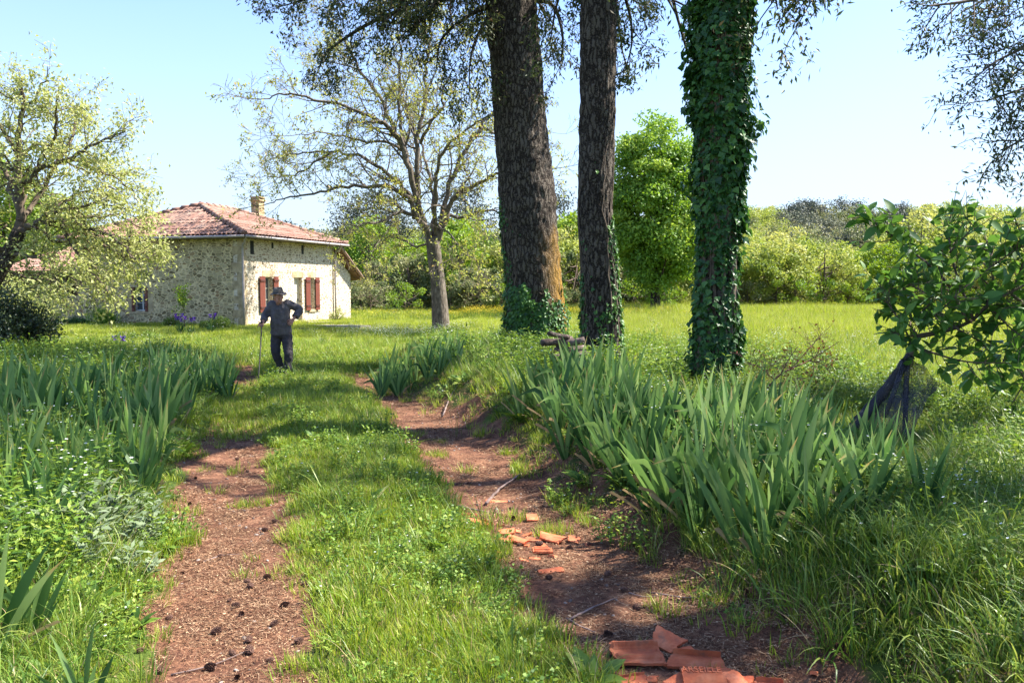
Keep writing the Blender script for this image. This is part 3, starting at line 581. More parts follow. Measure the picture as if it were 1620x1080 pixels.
def rooftile():
    m, N, L = newmat('clay_roof_tile'); at = N.new("ShaderNodeAttribute"); at.attribute_name = 'tint'
    r = ramp(N, [(.11,.05,.034),(.22,.105,.07),(.27,.145,.10),(.36,.25,.19)]); L.new(at.outputs['Fac'], r.inputs[0])
    tc = N.new("ShaderNodeTexCoord"); n = N.new("ShaderNodeTexNoise"); n.inputs['Scale'].default_value = 1.2; n.inputs['Detail'].default_value = 8; L.new(tc.outputs['Object'], n.inputs['Vector'])
    mr = N.new("ShaderNodeMapRange"); mr.inputs[1].default_value = .5; mr.inputs[2].default_value = .75; mr.inputs[4].default_value = .6; L.new(n.outputs[0], mr.inputs[0])
    mc = N.new("ShaderNodeMix"); mc.data_type = 'RGBA'; mc.inputs['B'].default_value = (.30, .22, .16, 1); L.new(mr.outputs[0], mc.inputs['Factor']); L.new(r.outputs[0], mc.inputs['A'])
    p = N.new("ShaderNodeBsdfPrincipled"); p.inputs['Roughness'].default_value = .85; L.new(mc.outputs['Result'], p.inputs[0]); o = N.new("ShaderNodeOutputMaterial"); L.new(p.outputs[0], o.inputs[0]); return m
M['roof'] = rooftile()
def flat(name, c, rough=.6, metal=0, spec=.5):
    m = surfmat(name, [tuple(k*.82 for k in c), c], 12, 4, rough, .1, spec=spec); m.node_tree.nodes['Principled BSDF'].inputs['Metallic'].default_value = metal; return m
M['zinc'] = flat('weathered_zinc', (.42, .36, .34), .5, .3); M['redwood'] = flat('red_shutter_paint', (.17, .04, .022), .6)
M['cream'] = flat('cream_frame_paint', (.62, .58, .46), .5); M['dark'] = flat('dark_inside', (.02, .02, .02), .9)
M['glass'] = flat('window_glass', (.08, .10, .11), .08, 0, .8); M['curtain'] = flat('white_curtain', (.6, .6, .58), .8)
M['woodbrown'] = flat('old_beam', (.12, .085, .055), .9)
house = empty('stone_house', HP(0, 0, 0), 'single storey stone farmhouse with hipped clay tile roof and red shutters', 'house')
hinv = np.array(house.location)
def hpart(name, mb, mats, parent=house, smooth=False):
    mb.v = [v - hinv for v in mb.v]; return mb.build(name, mats, parent, smooth)
def hbox(a0, a1, s0, s1, z0, z1):
    V = np.array([HP(a, s, z) for a in (a0, a1) for s in (s0, s1) for z in (z0, z1)])
    return V, np.array([[0, 1, 3, 2], [4, 6, 7, 5], [0, 4, 5, 1], [2, 3, 7, 6], [0, 2, 6, 4], [1, 5, 7, 3]])
def sat(px):           # distance along the front for a photo column
    k = (px-CX)/FPX*1.0; k2 = k
    # X/Y = k (depth measured along the view): solve on the ground plane
    return (C0[0]-k2*C0[1])/(k2*d1[1]-d1[0])
# front wall (a=0, s 0..LF) with openings; wall built from blocks round the openings
ops = [(sat(418.5), sat(432), .62, 2.05, 'w'), (sat(466), sat(478.5), .12, 2.05, 'd'), (sat(490), sat(498), .62, 2.05, 'w')]
mb = MB(); TH = .45; s = 0.0
for (a, b, z0, z1, k) in ops:
    mb.add(*hbox(0, TH, s, a, -.3, EV)); mb.add(*hbox(0, TH, a, b, z1, EV))
    if z0 > .2: mb.add(*hbox(0, TH, a, b, -.3, z0))
    s = b
mb.add(*hbox(0, TH, s, LF, -.3, EV))
hpart('wall', mb, M['stone_front'])
wing_z = 3.35
mb = MB()                                   # lean-to wall, its top following the roof
V = np.array([HP(a, s_, z) for a in (0.04, .4) for s_, z in ((LF+.002, -.3), (8.45, -.3), (8.45, 2.25), (LF+.002, 3.3))])
mb.add(V, np.array([[0, 3, 2, 1], [4, 5, 6, 7], [0, 1, 5, 4], [1, 2, 6, 5], [2, 3, 7, 6], [3, 0, 4, 7]])); hpart('wall', mb, M['stone_front'])
# gable side wall with its window
wa0, wa1 = 4.55, 5.35
def aat(px):
    k = (px-CX)/FPX; return (C0[0]-k*C0[1])/(k*dL[1]-dL[0])
wa0, wa1 = aat(234), aat(211)
mb = MB(); mb.add(*hbox(TH+.001, wa0, 0, TH, -.3, EV)); mb.add(*hbox(wa0, wa1, 0, TH, 1.62, EV)); mb.add(*hbox(wa0, wa1, 0, TH, -.3, .62)); mb.add(*hbox(wa1, WG, 0, TH, -.3, EV))
mb.add(*hbox(.1, WG, LF-.4, LF-.003, -.3, EV)); mb.add(*hbox(WG-.4, WG-.003, TH, LF-.41, -.3, EV))
hpart('wall', mb, M['stone'])
# dressed corner stones
mb = MB(); z = 0.0; k = 0; rr = np.random.default_rng(5)
while z < EV-.1:
    h = rr.uniform(.24, .42); h = min(h, EV-z)
    la, ls = (.55, .3) if k % 2 else (.26, .5)
    mb.add(*hbox(-.014, la*rr.uniform(.85, 1.1), -.014, ls*.5, z+.008, z+h-.008)); z += h; k += 1
hpart('quoin', mb, M['quoin'])
mb = MB()                                    # dressed surround of the gable window
mb.add(*hbox(wa0-.28, wa1+.3, -.012, .1, 1.625, 1.98)); mb.add(*hbox(wa0-.3, wa0-.003, -.010, .1, .6, 1.622)); mb.add(*hbox(wa1+.003, wa1+.25, -.010, .1, .6, 1.622)); mb.add(*hbox(wa0-.2, wa1+.2, -.03, .1, .5, .597))
hpart('window_surround', mb, M['quoin'])
def win(a0, a1, side, z0, z1, door=False):
    """frame + glass set back in the opening; side 'f' front (runs along s) or 'g' gable (runs along a)"""
    def bx(p0, p1, q0, q1, z0_, z1_): return hbox(q0, q1, p0, p1, z0_, z1_) if side == 'f' else hbox(p0, p1, q0, q1, z0_, z1_)
    fr = MB(); w = .05; q0, q1 = .16, .21
    fr.add(*bx(a0, a0+w, q0, q1, z0, z1)); fr.add(*bx(a1-w, a1, q0, q1, z0, z1)); fr.add(*bx(a0+w, a1-w, q0, q1, z1-w, z1)); fr.add(*bx(a0+w, a1-w, q0, q1, z0, z0+w))
    mid = (a0+a1)/2
    if not door: fr.add(*bx(mid-.03, mid+.03, q0, q1, z0+w, z1-w))
    for t in (1/3, 2/3):
        zz = z0+(z1-z0)*t; fr.add(*bx(a0+w, a1-w, q0+.012, q1-.012, zz-.012, zz+.012))
    f = hpart('door' if door else 'window', fr, M['curtain'] if side == 'g' else M['cream'])
    g = MB(); g.add(*bx(a0+.01, a1-.01, .19, .2, z0+.01, z1-.01)); hpart('pane', g, M['glass'] if not door else M['cream'], f)
    if door:
        h = MB(); h.add(*bx(a1-.13, a1-.1, .12, .16, 1.0, 1.12)); hpart('handle', h, M['dark'], f)
    return f
def shutter(p0, p1, side, z0, z1, out=.05):
    def bx(p0, p1, q0, q1, z0_, z1_): return hbox(q0, q1, p0, p1, z0_, z1_) if side == 'f' else hbox(p0, p1, q0, q1, z0_, z1_)
    m = MB(); n = max(2, int((p1-p0)/.11)); w = (p1-p0)/n
    for i in range(n): m.add(*bx(p0+i*w+.003, p0+(i+1)*w-.003, -out-.03, -out, z0, z1))
    for zz in (z0+.15, z1-.22): m.add(*bx(p0+.012, p1-.012, -out-.055, -out-.032, zz, zz+.09))
    s_ = hpart('shutter', m, M['redwood'])
    for zz in (z0+.17, z1-.2):
        h = MB(); h.add(*bx(p0+.02, p1-.02, -out-.062, -out-.057, zz+.02, zz+.05)); hpart('hinge', h, M['dark'], s_)
for i, (a, b, z0, z1, k) in enumerate(ops):
    win(a, b, 'f', z0, z1, k == 'd')
s1, s2, s3, s4 = ops[0][0], ops[0][1], ops[2][0], ops[2][1]
shutter(s1-.36, s1-.01, 'f', .58, 2.07); shutter(s2+.01, s2+.34, 'f', .58, 2.07)
shutter(s3-.36, s3-.01, 'f', .58, 2.07); shutter(s4+.01, s4+.34, 'f', .58, 2.07)
win(wa0, wa1, 'g', .62, 1.62)
shutter(wa0-.03, wa0+.1, 'g', .6, 1.62, .02); shutter(wa1-.1, wa1+.03, 'g', .6, 1.62, .02)
for a, b, z0, z1, k in ops:                   # dressed lintels and worn sills of the front openings
    mb = MB(); mb.add(*hbox(-.012, .1, a-.12, b+.12, z1+.003, z1+.26)); hpart('lintel', mb, M['quoin'])
    if k == 'w': mb = MB(); mb.add(*hbox(-.05, .14, a-.08, b+.08, z0-.12, z0-.003)); hpart('sill', mb, M['quoin'])
for px0, px1, z0, z1 in ((398, 403.5, 2.95, 3.5), (431.5, 434.5, 3.25, 3.5), (478.5, 482, 3.1, 3.5)):   # attic slots
    m_ = MB(); m_.add(*hbox(-.008, .05, sat(px0), sat(px1), z0, z1)); hpart('attic_vent', m_, M['dark'])
# hipped roof of barrel tiles
OV = .5; za = EV - .05
E = [HP(-OV, -OV, za), HP(WG+OV, -OV, za), HP(WG+OV, LF+OV, za), HP(-OV, LF+OV, za)]
RA = HP(WG/2, 2.75, 5.27); RB = HP(WG/2, LF-1.9, 5.27)
def tiled(e0, e1, r0, r1, seed):
    """corrugated tile slope between eave e0-e1 and ridge r0-r1 (r0==r1 for a triangular hip)"""
    u = e1-e0; Lu = np.linalg.norm(u); u = u/Lu; n = nrm(np.cross(u, (r0+r1)/2-e0)); n = n if n[2] > 0 else -n
    vv = np.cross(n, u); vv = vv if vv[2] > 0 else -vv
    top = np.dot(r0-e0, vv); a0 = np.dot(r0-e0, u); a1 = np.dot(r1-e0, u)
    p = .21; cols = int(Lu/p); p = Lu/cols; per = 8; rng = np.random.default_rng(seed)
    us = np.linspace(0, Lu, cols*per+1); crs = .33; rows = int(top/crs)+1
    vs_ = []
    for k_ in range(rows): vs_ += [k_*crs, (k_+1)*crs-.002]
    vs_ = np.array(vs_); Uu, Vv = np.meshgrid(us, vs_)
    lo = np.maximum(np.where(Uu < a0, Vv - top*Uu/max(a0, 1e-6), 0), np.where(Uu > a1, Vv - top*(Lu-Uu)/max(Lu-a1, 1e-6), 0))
    h = .055*np.sqrt(np.clip(1-((Uu/p % 1)*2-1)**2, 0, 1)) - .03*(((Uu/p % 1) < .12) | ((Uu/p % 1) > .88))
    step = .028*(1-((Vv % crs)/crs))
    ci = np.clip((Uu/p).astype(int), 0, cols-1); ri = np.clip((Vv/crs + 1e-6).astype(int), 0, rows)
    jit = _h(ci, ri, seed)
    P = e0 + Uu[..., None]*u + Vv[..., None]*vv + (h+step+(jit*.012))[..., None]*n
    m, w = Uu.shape; idx = np.arange((m-1)*(w-1)); r_, c_ = idx//(w-1), idx % (w-1); q = r_*w+c_
    F = np.stack([q, q+1, q+w+1, q+w], -1); bad = (lo.ravel()[F] > .02).any(1) | (Vv.ravel()[F] > top+.02).any(1)
    mb = MB(); mb.add(P.reshape(-1, 3), F[~bad], np.clip(.3+.5*jit.ravel(), 0, 1)); return mb
rf = MB()
for a, b, c_, d_, sd in ((E[0], E[1], RA, RA, 1), (E[0], E[3], RA, RB, 2), (E[3], E[2], RB, RB, 3), (E[2], E[1], RB, RA, 4)): rf.merge(tiled(a, b, c_, d_, sd))
under = MB(); V = np.array([E[0], E[1], E[2], E[3], RA, RB]) - np.array([0, 0, .05]); under.add(V, [np.array([[0, 1, 2, 3], [0, 4, 5, 3], [2, 5, 4, 1]]), np.array([[0, 1, 4], [3, 5, 2]])], .2)
rf.merge(under)
roof = hpart('roof', rf, M['roof'], smooth=False)
rt = MB()
for a, b in ((E[0], RA), (E[1], RA), (E[3], RB), (E[2], RB), (RA, RB)):
    n = int(np.linalg.norm(b-a)/.38)
    for i in range(n):
        p, q = a+(b-a)*i/n, a+(b-a)*(i+1.08)/n; rt.add(*tube([p+[0, 0, .035+.02], q+[0, 0, .02]], [.12, .10], 8), tint=RNG.uniform(.2, .9))
hpart('ridge_tile', rt, M['roof'], roof, True)
ch = MB(); cc = HP(3.5, 5.84, 0); CHS = .22
cs = [nrm(np.r_[d1, 0]), nrm(np.r_[dL, 0])]
def obox(c, hx, hy, z0, z1):
    V = np.array([c + cs[0]*x*hx + cs[1]*y*hy + np.array([0, 0, z]) for x in (-1, 1) for y in (-1, 1) for z in (z0, z1)])
    return V, np.array([[0, 1, 3, 2], [4, 6, 7, 5], [0, 4, 5, 1], [2, 3, 7, 6], [0, 2, 6, 4], [1, 5, 7, 3]])
ch.add(*obox(cc, CHS, CHS, 4.4, 5.72)); chim = hpart('chimney', ch, M['stone'], roof)
ct = MB(); ct.add(*obox(cc, CHS+.07, CHS+.07, 5.723, 5.79)); 
for x_ in (-.2, .2):
    ct.add(*obox(cc+cs[0]*x_, .05, .22, 5.793, 5.88))
ct.add(*obox(cc, CHS+.04, CHS+.04, 5.883, 5.93)); hpart('chimney_cap', ct, M['quoin'], chim) if False else hpart('chimney_cap', ct, M['quoin'], roof)
gt = MB()
for a, b in ((E[0], E[1]), (E[0], E[3])):
    o_ = nrm(np.r_[(-d1 if a is E[0] and b is E[1] else -dL), 0])*.05
    gt.add(*tube([a+o_-[0, 0, .05], b+o_-[0, 0, .05]], .055, 8))
hpart('gutter', gt, M['zinc'], smooth=True)
ev = MB(); ev.add(*hbox(-OV+.06, -OV+.08, -OV+.06, LF+OV-.06, za-.14, za-.04)); ev.add(*hbox(-OV+.08, WG+OV-.06, -OV+.06, -OV+.08, za-.14, za-.04))
hpart('fascia', ev, M['woodbrown'])
for s_ in (-.07, LF-.02):
    dp = MB(); pts = [HP(-OV-.02, s_-.1, za-.06), HP(-.3, s_, za-.35), HP(-.1, s_, za-.6), HP(-.1, s_, .05)]
    if s_ < 0: pts = [HP(-OV+.05, -OV+.1, za-.06), HP(-.25, -.2, za-.35), HP(-.085, -.1, za-.6), HP(-.085, -.1, .05)]
    dp.add(*tube(catmull(pts, 3), .048, 8)); hpart('downpipe', dp, M['zinc'], smooth=True)
# lean-to roof slope, seen from its edge
lt = tiled(HP(-.35, 9.0, 2.05), HP(3.2, 9.0, 2.05), HP(-.35, LF+.05, 3.55), HP(3.2, LF+.05, 3.55), 9)
V = np.array([HP(a_, s_, z_) for a_ in (-.3, 3.2) for s_, z_ in ((9.0, 1.96), (LF+.05, 3.44))]); lt.add(V, np.array([[0, 1, 3, 2]]), .2)
lt.add(*tube([HP(-.35, LF+.05, 3.55), HP(-.35, 9.02, 2.06)], .075, 6), tint=.7)
hpart('lean_to_roof', lt, M['roof'])
for q in np.linspace(0, 1, 5):
    bm_ = MB(); bm_.add(*hbox(-.3, .05, LF+.3+q*1.6, LF+.38+q*1.6, 3.3-q*1.2, 3.38-q*1.2)); hpart('rafter', bm_, M['woodbrown'])
# door steps
for i, (px, py, ww, dd, lab) in enumerate(((495, 512, 1.6, .7, 'flat stone step below the front door of the farmhouse'), (540, 518, 2.2, .8, 'long low stone slab in the lawn in front of the farmhouse'))):
    g = G(px, py, .02); m_ = MB(); V, F = box((0, 0, .05), (ww, dd, .14)); V = V + RNG.normal(0, .015, V.shape); m_.add(V, F)
    o = m_.build('stone_slab', M['slab'], smooth=False); o.location = (g[0], g[1], 0); o.rotation_euler.z = -.35; tag(o, lab, 'stone slab')
# low outbuilding left of the house
ob = empty('outbuilding', HP(9.8, 1.0, 0), 'low stone outbuilding with a tiled lean-to roof at the left end of the farmhouse', 'outbuilding'); hinv_o = np.array(ob.location)
def opart(name, mb, mats, smooth=False):
    mb.v = [v - hinv_o for v in mb.v]; return mb.build(name, mats, ob, smooth)
m_ = MB(); m_.add(*hbox(WG+.003, 14.5, .8, 1.2, -.3, 1.25)); m_.add(*hbox(14.2, 14.5, 1.21, 6, -.3, 2.2)); opart('wall', m_, M['stone'])
m_ = MB(); m_.add(*hbox(WG+.1, 14.1, 5.6, 6, -.3, 3)); opart('wall', m_, M['stone'])
m_ = MB()
for a_ in (10.2, 12.2, 13.9): m_.add(*hbox(a_, a_+.18, .9, 1.1, 1.253, 2.15))
m_.add(*hbox(WG+.1, 14.5, .9, 1.08, 2.153, 2.33)); opart('post', m_, M['woodbrown'])
opart('roof', tiled(HP(WG-.1, .4, 2.3), HP(14.8, .4, 2.3), HP(WG-.1, 6.2, 3.9), HP(14.8, 6.2, 3.9), 12), M['roof'])

# ------------------------------------------------------------------ trees
def branchy(mb, tips, p, d, L, r, lev, rng, k=(5, 4), spread=.8, up=.12, wob=.18, seg=5, nside=5, taper=.45, minr=.004, start=.25, droop=0):
    """recursive branch; collects twig points for leaves in tips (pos, dir)"""
    pts = [np.array(p, float)]; dd = np.array(d, float)
    for i in range(seg):
        dd = nrm(dd + rng.normal(0, wob, 3) + np.array([0, 0, up - droop*(i/seg)])); pts.append(pts[-1] + dd*L/seg)
    pts = np.array(pts); R = np.maximum(r*np.linspace(1, taper, seg+1), minr)
    mb.add(*tube(pts, R, nside, False))
    if lev == 0:
        tips.append((pts, R)); return
    n = rng.integers(k[0], k[0]+k[1])
    for j in range(n):
        t = start + (1-start)*(j+rng.uniform(0, .9))/n; i = min(int(t*seg), seg-1); f = t*seg-i; q = pts[i]*(1-f)+pts[i+1]*f; ax = nrm(pts[i+1]-pts[i])
        s = nrm(np.cross(ax, rng.normal(size=3))); nd = nrm(ax*(1-spread*.55) + s*spread)
        branchy(mb, tips, q, nd, L*(.72-.3*t)*rng.uniform(.75, 1.15), r*(1-.55*t)*.6, lev-1, rng, k, spread, up, wob*1.15, max(3, seg-1), max(3, nside-1), taper, minr, .15, droop)
    tips.append((pts[-2:], R[-2:]))
def leaf_on(tips, per, size, w, rng, spread=.06, droop=.0, tsun=True, jitter=.5):
    P, D = [], []
    for pts, R in tips:
        n = rng.poisson(per)
        if not n: continue
        t = rng.uniform(.15, 1, n)*(len(pts)-1); i = np.minimum(t.astype(int), len(pts)-2); f = (t-i)[:, None]
        q = pts[i]*(1-f)+pts[i+1]*f; P.append(q + rng.normal(0, spread, (n, 3))); D.append(nrm(pts[i+1]-pts[i])*.4 + rng.normal(0, 1, (n, 3)) - np.array([0, 0, droop]))
    P = np.concatenate(P); D = np.concatenate(D); n = len(P)
    N = nrm(rng.normal(0, jitter, (n, 3)) + np.array([0, 0, 1]))
    V, F = cards(P, D, N, size*rng.uniform(.6, 1.3, n), w*rng.uniform(.6, 1.3, n), .15)
    m = MB(); m.add(V, F, np.repeat(np.clip(rng.normal(.5, .22, n), 0, 1), 4)); return m

def trunk_rows(rows, Y, ext=None, n=20, lump=.06, seed=0, shrink=1.0, sub=4):
    P, R = [], []
    for py, l, r_ in rows:
        a, b = A3(l, py, Y), A3(r_, py, Y); P.append((a+b)/2); R.append(np.linalg.norm(b-a)/2*shrink)
    P, R = np.array(P), np.array(R)
    if ext: P = np.vstack([P] + [np.array(e[:3])[None] for e in ext]); R = np.r_[R, [e[3] for e in ext]]
    Pc = catmull(P, sub); Rc = np.interp(np.linspace(0, len(R)-1, len(Pc)), np.arange(len(R)), R)
    V, F = tube(Pc, Rc, n, True, lump, seed)
    return Pc, Rc, V, F
def ridged(V, c, n, amp=.02, seed=0):
    """deep vertical bark fissures as real relief"""
    return V
def bigtrunk(rows, Y, ext, lump, seed, amp, shrink=1.0):
    P, R, _, _ = trunk_rows(rows, Y, ext, 8, 0, seed, shrink)
    Pf = catmull(P, 6); Rf = np.interp(np.linspace(0, len(R)-1, len(Pf)), np.arange(len(R)), R); n = 96
    V, F = tube(Pf, Rf, n, True); m = len(Pf); Vg = V[:m*n].reshape(m, n, 3); a = np.linspace(0, 2*pi, n, endpoint=False)[None]; Lz = np.cumsum(np.r_[0, np.linalg.norm(np.diff(Pf, axis=0), axis=1)])[:, None]
    wv = fbm(np.cos(a)*2.5+Lz*.3, np.sin(a)*2.5, seed)*5
    rid = np.abs(noise2(a*9+wv*.8, Lz*3.6, seed+3)*2-1)*.5 + noise2(a*24+wv, Lz*9, seed+5)*.5
    big = (fbm(a*1.3, Lz*.6, seed+8)-.47)
    base = np.exp(-Lz/.5)*.35*np.maximum(0, np.sin(a*4+seed))
    h = amp*(rid-.4) + Rf[:, None]*(lump*big*2 + base*.6)
    Vg = Vg + nrm(Vg-Pf[:, None, :])*h[..., None]
    V[:m*n] = Vg.reshape(-1, 3); return P, R, V, F
def surf_point(P, R, rng, n, z0, z1, side=None):
    """random points on the surface of a trunk between heights"""
    z = rng.uniform(z0, z1, n); c = np.stack([np.interp(z, P[:, 2], P[:, k]) for k in range(3)], -1); r = np.interp(z, P[:, 2], R)
    a = rng.uniform(0, 2*pi, n) if side is None else rng.normal(side[0], side[1], n)
    o = np.stack([np.cos(a), np.sin(a), np.zeros(n)], -1); return c, r, o, z, a
def ivy(name, P, R, specs, rng, label, parentname=None):
    """specs: (n, z0, z1, side, thickness, leafsize)"""
    root = empty('ivy', (P[0][0], P[0][1], HG(P[0][0], P[0][1])), label, 'ivy'); o0 = np.array(root.location); lf = MB(); st = MB()
    for n, z0, z1, side, th, ls, dens_ in specs:
        c, r, o, z, a = surf_point(P, R, rng, n, z0, z1, side)
        keep = (fbm(a*1.6+z*.4, z*1.3, 300+int(z0*3)) > dens_ + .5*((z-z0)/(z1-z0))**2*(z1 < 5)) & (rng.uniform(size=n) > .7*((z-z0)/(z1-z0))**1.5*(z1 < 5)); c, r, o, z = c[keep], r[keep], o[keep], z[keep]; k = len(c)
        lump = (fbm(np.arctan2(o[:, 1], o[:, 0])*1.5, z*1.4, 303)-.3)*1.6
        p = c + o*(r + th*np.clip(lump, .1, 1.2)*rng.uniform(.15, 1, k))[:, None]
        D = np.array([0, 0, -1.]) + rng.normal(0, .45, (k, 3)) + o*.35; N = o + rng.normal(0, .4, (k, 3)) + np.array([0, 0, .5])
        V, F, T = shaped(p, D, N, ls*rng.uniform(.45, 1.2, k), np.clip(rng.normal(.42, .25, k), 0, 1), rng); lf.add(V, F, T)
        for q in range(max(3, int(n/180))):
            zz = np.linspace(z0, rng.uniform((z0+z1)/2, z1), 14); cc_ = np.stack([np.interp(zz, P[:, 2], P[:, j]) for j in range(3)], -1); rr_ = np.interp(zz, P[:, 2], R)
            aa = (rng.uniform(0, 2*pi) if side is None else rng.normal(*side)) + np.cumsum(rng.normal(0, .13, 14))
            st.add(*tube(cc_ + np.stack([np.cos(aa), np.sin(aa), 0*aa], -1)*(rr_+.012)[:, None], np.linspace(.016, .006, 14), 4))
    lf.v = [v-o0 for v in lf.v]; st.v = [v-o0 for v in st.v]
    lf.build('leaves', M['ivy'], root, False); st.build('stem', M['twig'], root); return root

# three big trunks in a row on the right bank
T = {}
def hz(px, py, Y): return A3(px, py, Y)
Y1, Y2, Y3 = 17.0, 13.2, 10.3
rows1 = [(560,786,905),(545,795,895),(500,802,894),(440,801,888),(360,793,880),(300,790,876),(200,783,864),(100,777,856),(0,769,848)]
rows2 = [(585,914,992),(570,920,984),(500,921,981),(420,920,974),(330,915,968),(200,918,972),(100,919,973),(0,920,975)]
rows3 = [(625,1080,1172),(605,1092,1166),(540,1102,1164),(440,1108,1162),(330,1108,1166),(250,1108,1168),(110,1108,1176),(0,1116,1188)]
def mktrunk(key, rows, Y, amp, seed, top, rtop, lump=.05):
    p0 = A3((rows[-1][1]+rows[-1][2])/2, rows[-1][0], Y); ext = []
    for t in (.25, .5, .75, 1): ext.append((p0[0]+.3*t, p0[1]+.2*t, p0[2]+(top-p0[2])*t, rtop+(np.linalg.norm(A3(rows[-1][2], 0, Y)-A3(rows[-1][1], 0, Y))/2-rtop)*(1-t)))
    return bigtrunk(rows, Y, ext, lump, seed, amp)
def bark_moss():
    m = barkmat('bark_with_moss', [(.014,.011,.009),(.06,.046,.036),(.15,.125,.10)])
    N, L = m.node_tree.nodes, m.node_tree.links; p = N['Principled BSDF']; src = p.inputs[0].links[0].from_socket
    at = N.new("ShaderNodeAttribute"); at.attribute_name = 'tint'; mc = N.new("ShaderNodeMix"); mc.data_type = 'RGBA'; mc.inputs['B'].default_value = (.36, .20, .04, 1)
    n = N.new("ShaderNodeTexNoise"); n.inputs['Scale'].default_value = 9; n.inputs['Detail'].default_value = 6; mm = N.new("ShaderNodeMath"); mm.operation = 'MULTIPLY'; mr = N.new("ShaderNodeMapRange"); mr.inputs[1].default_value = .3; mr.inputs[2].default_value = .5
    L.new(n.outputs[0], mr.inputs[0]); L.new(mr.outputs[0], mm.inputs[0]); L.new(at.outputs['Fac'], mm.inputs[1]); L.new(mm.outputs[0], mc.inputs['Factor']); L.new(src, mc.inputs['A']); L.new(mc.outputs['Result'], p.inputs[0]); return m
M['barkmoss'] = bark_moss()
big = [('a', rows1, Y1, .07, 3, 17.5, .25, 'thickest dark trunk of the three big evergreens, orange moss low on its right flank'),
       ('b', rows2, Y2, .05, 5, 15.5, .18, 'straight slimmer evergreen trunk with sparse ivy, between the mossy trunk and the ivy-clad one'),
       ('c', rows3, Y3, .045, 8, 15.0, .16, 'evergreen whose trunk is smothered in ivy from foot to top')]
def crown_for(key, P, R, z0, z1, n, Lmax, rng, visible, leafmul=1.0, Y=None, spike=(.10, .035)):
    """evergreen crown: whorled limbs above z0, plus limbs traced where they hang into view"""
    wood, tips = MB(), []
    for i in range(n):
        z = z0 + (z1-z0)*(i+rng.uniform(0, .8))/n; c = np.array([np.interp(z, P[:, 2], P[:, k]) for k in range(3)]); r = np.interp(z, P[:, 2], R)
        a = rng.uniform(0, 2*pi); L = Lmax*(1-.72*(z-z0)/(z1-z0))*rng.uniform(.6, 1.1); d = np.array([cos(a), sin(a), rng.uniform(-.05, .35)])
        branchy(wood, tips, c+np.array([cos(a), sin(a), 0])*r*.6, nrm(d), L, max(.035, r*.28), 2, rng, (4, 3), .75, -.02, .16, 5, 5, .35, .006)
    for pts, rr in visible:
        Pv = catmull(np.array(pts), 4); Rv = np.linspace(rr, .008, len(Pv)); wood.add(*tube(Pv, Rv, 5, False)); L = np.linalg.norm(np.diff(Pv, axis=0), axis=1).sum()
        m = int(L*5)
        for j in range(m):
            t = (j+rng.uniform())/m; i = min(int(t*(len(Pv)-1)), len(Pv)-2); q = Pv[i]; ax = nrm(Pv[i+1]-Pv[i]); s = nrm(np.cross(ax, rng.normal(size=3)))
            branchy(wood, tips, q, nrm(ax*.6+s*.8+np.array([0, 0, -.35])), rng.uniform(.35, .9), .010, 1, rng, (3, 3), .7, -.08, .2, 3, 3, .4, .003)
    return wood, tips
PT = {}
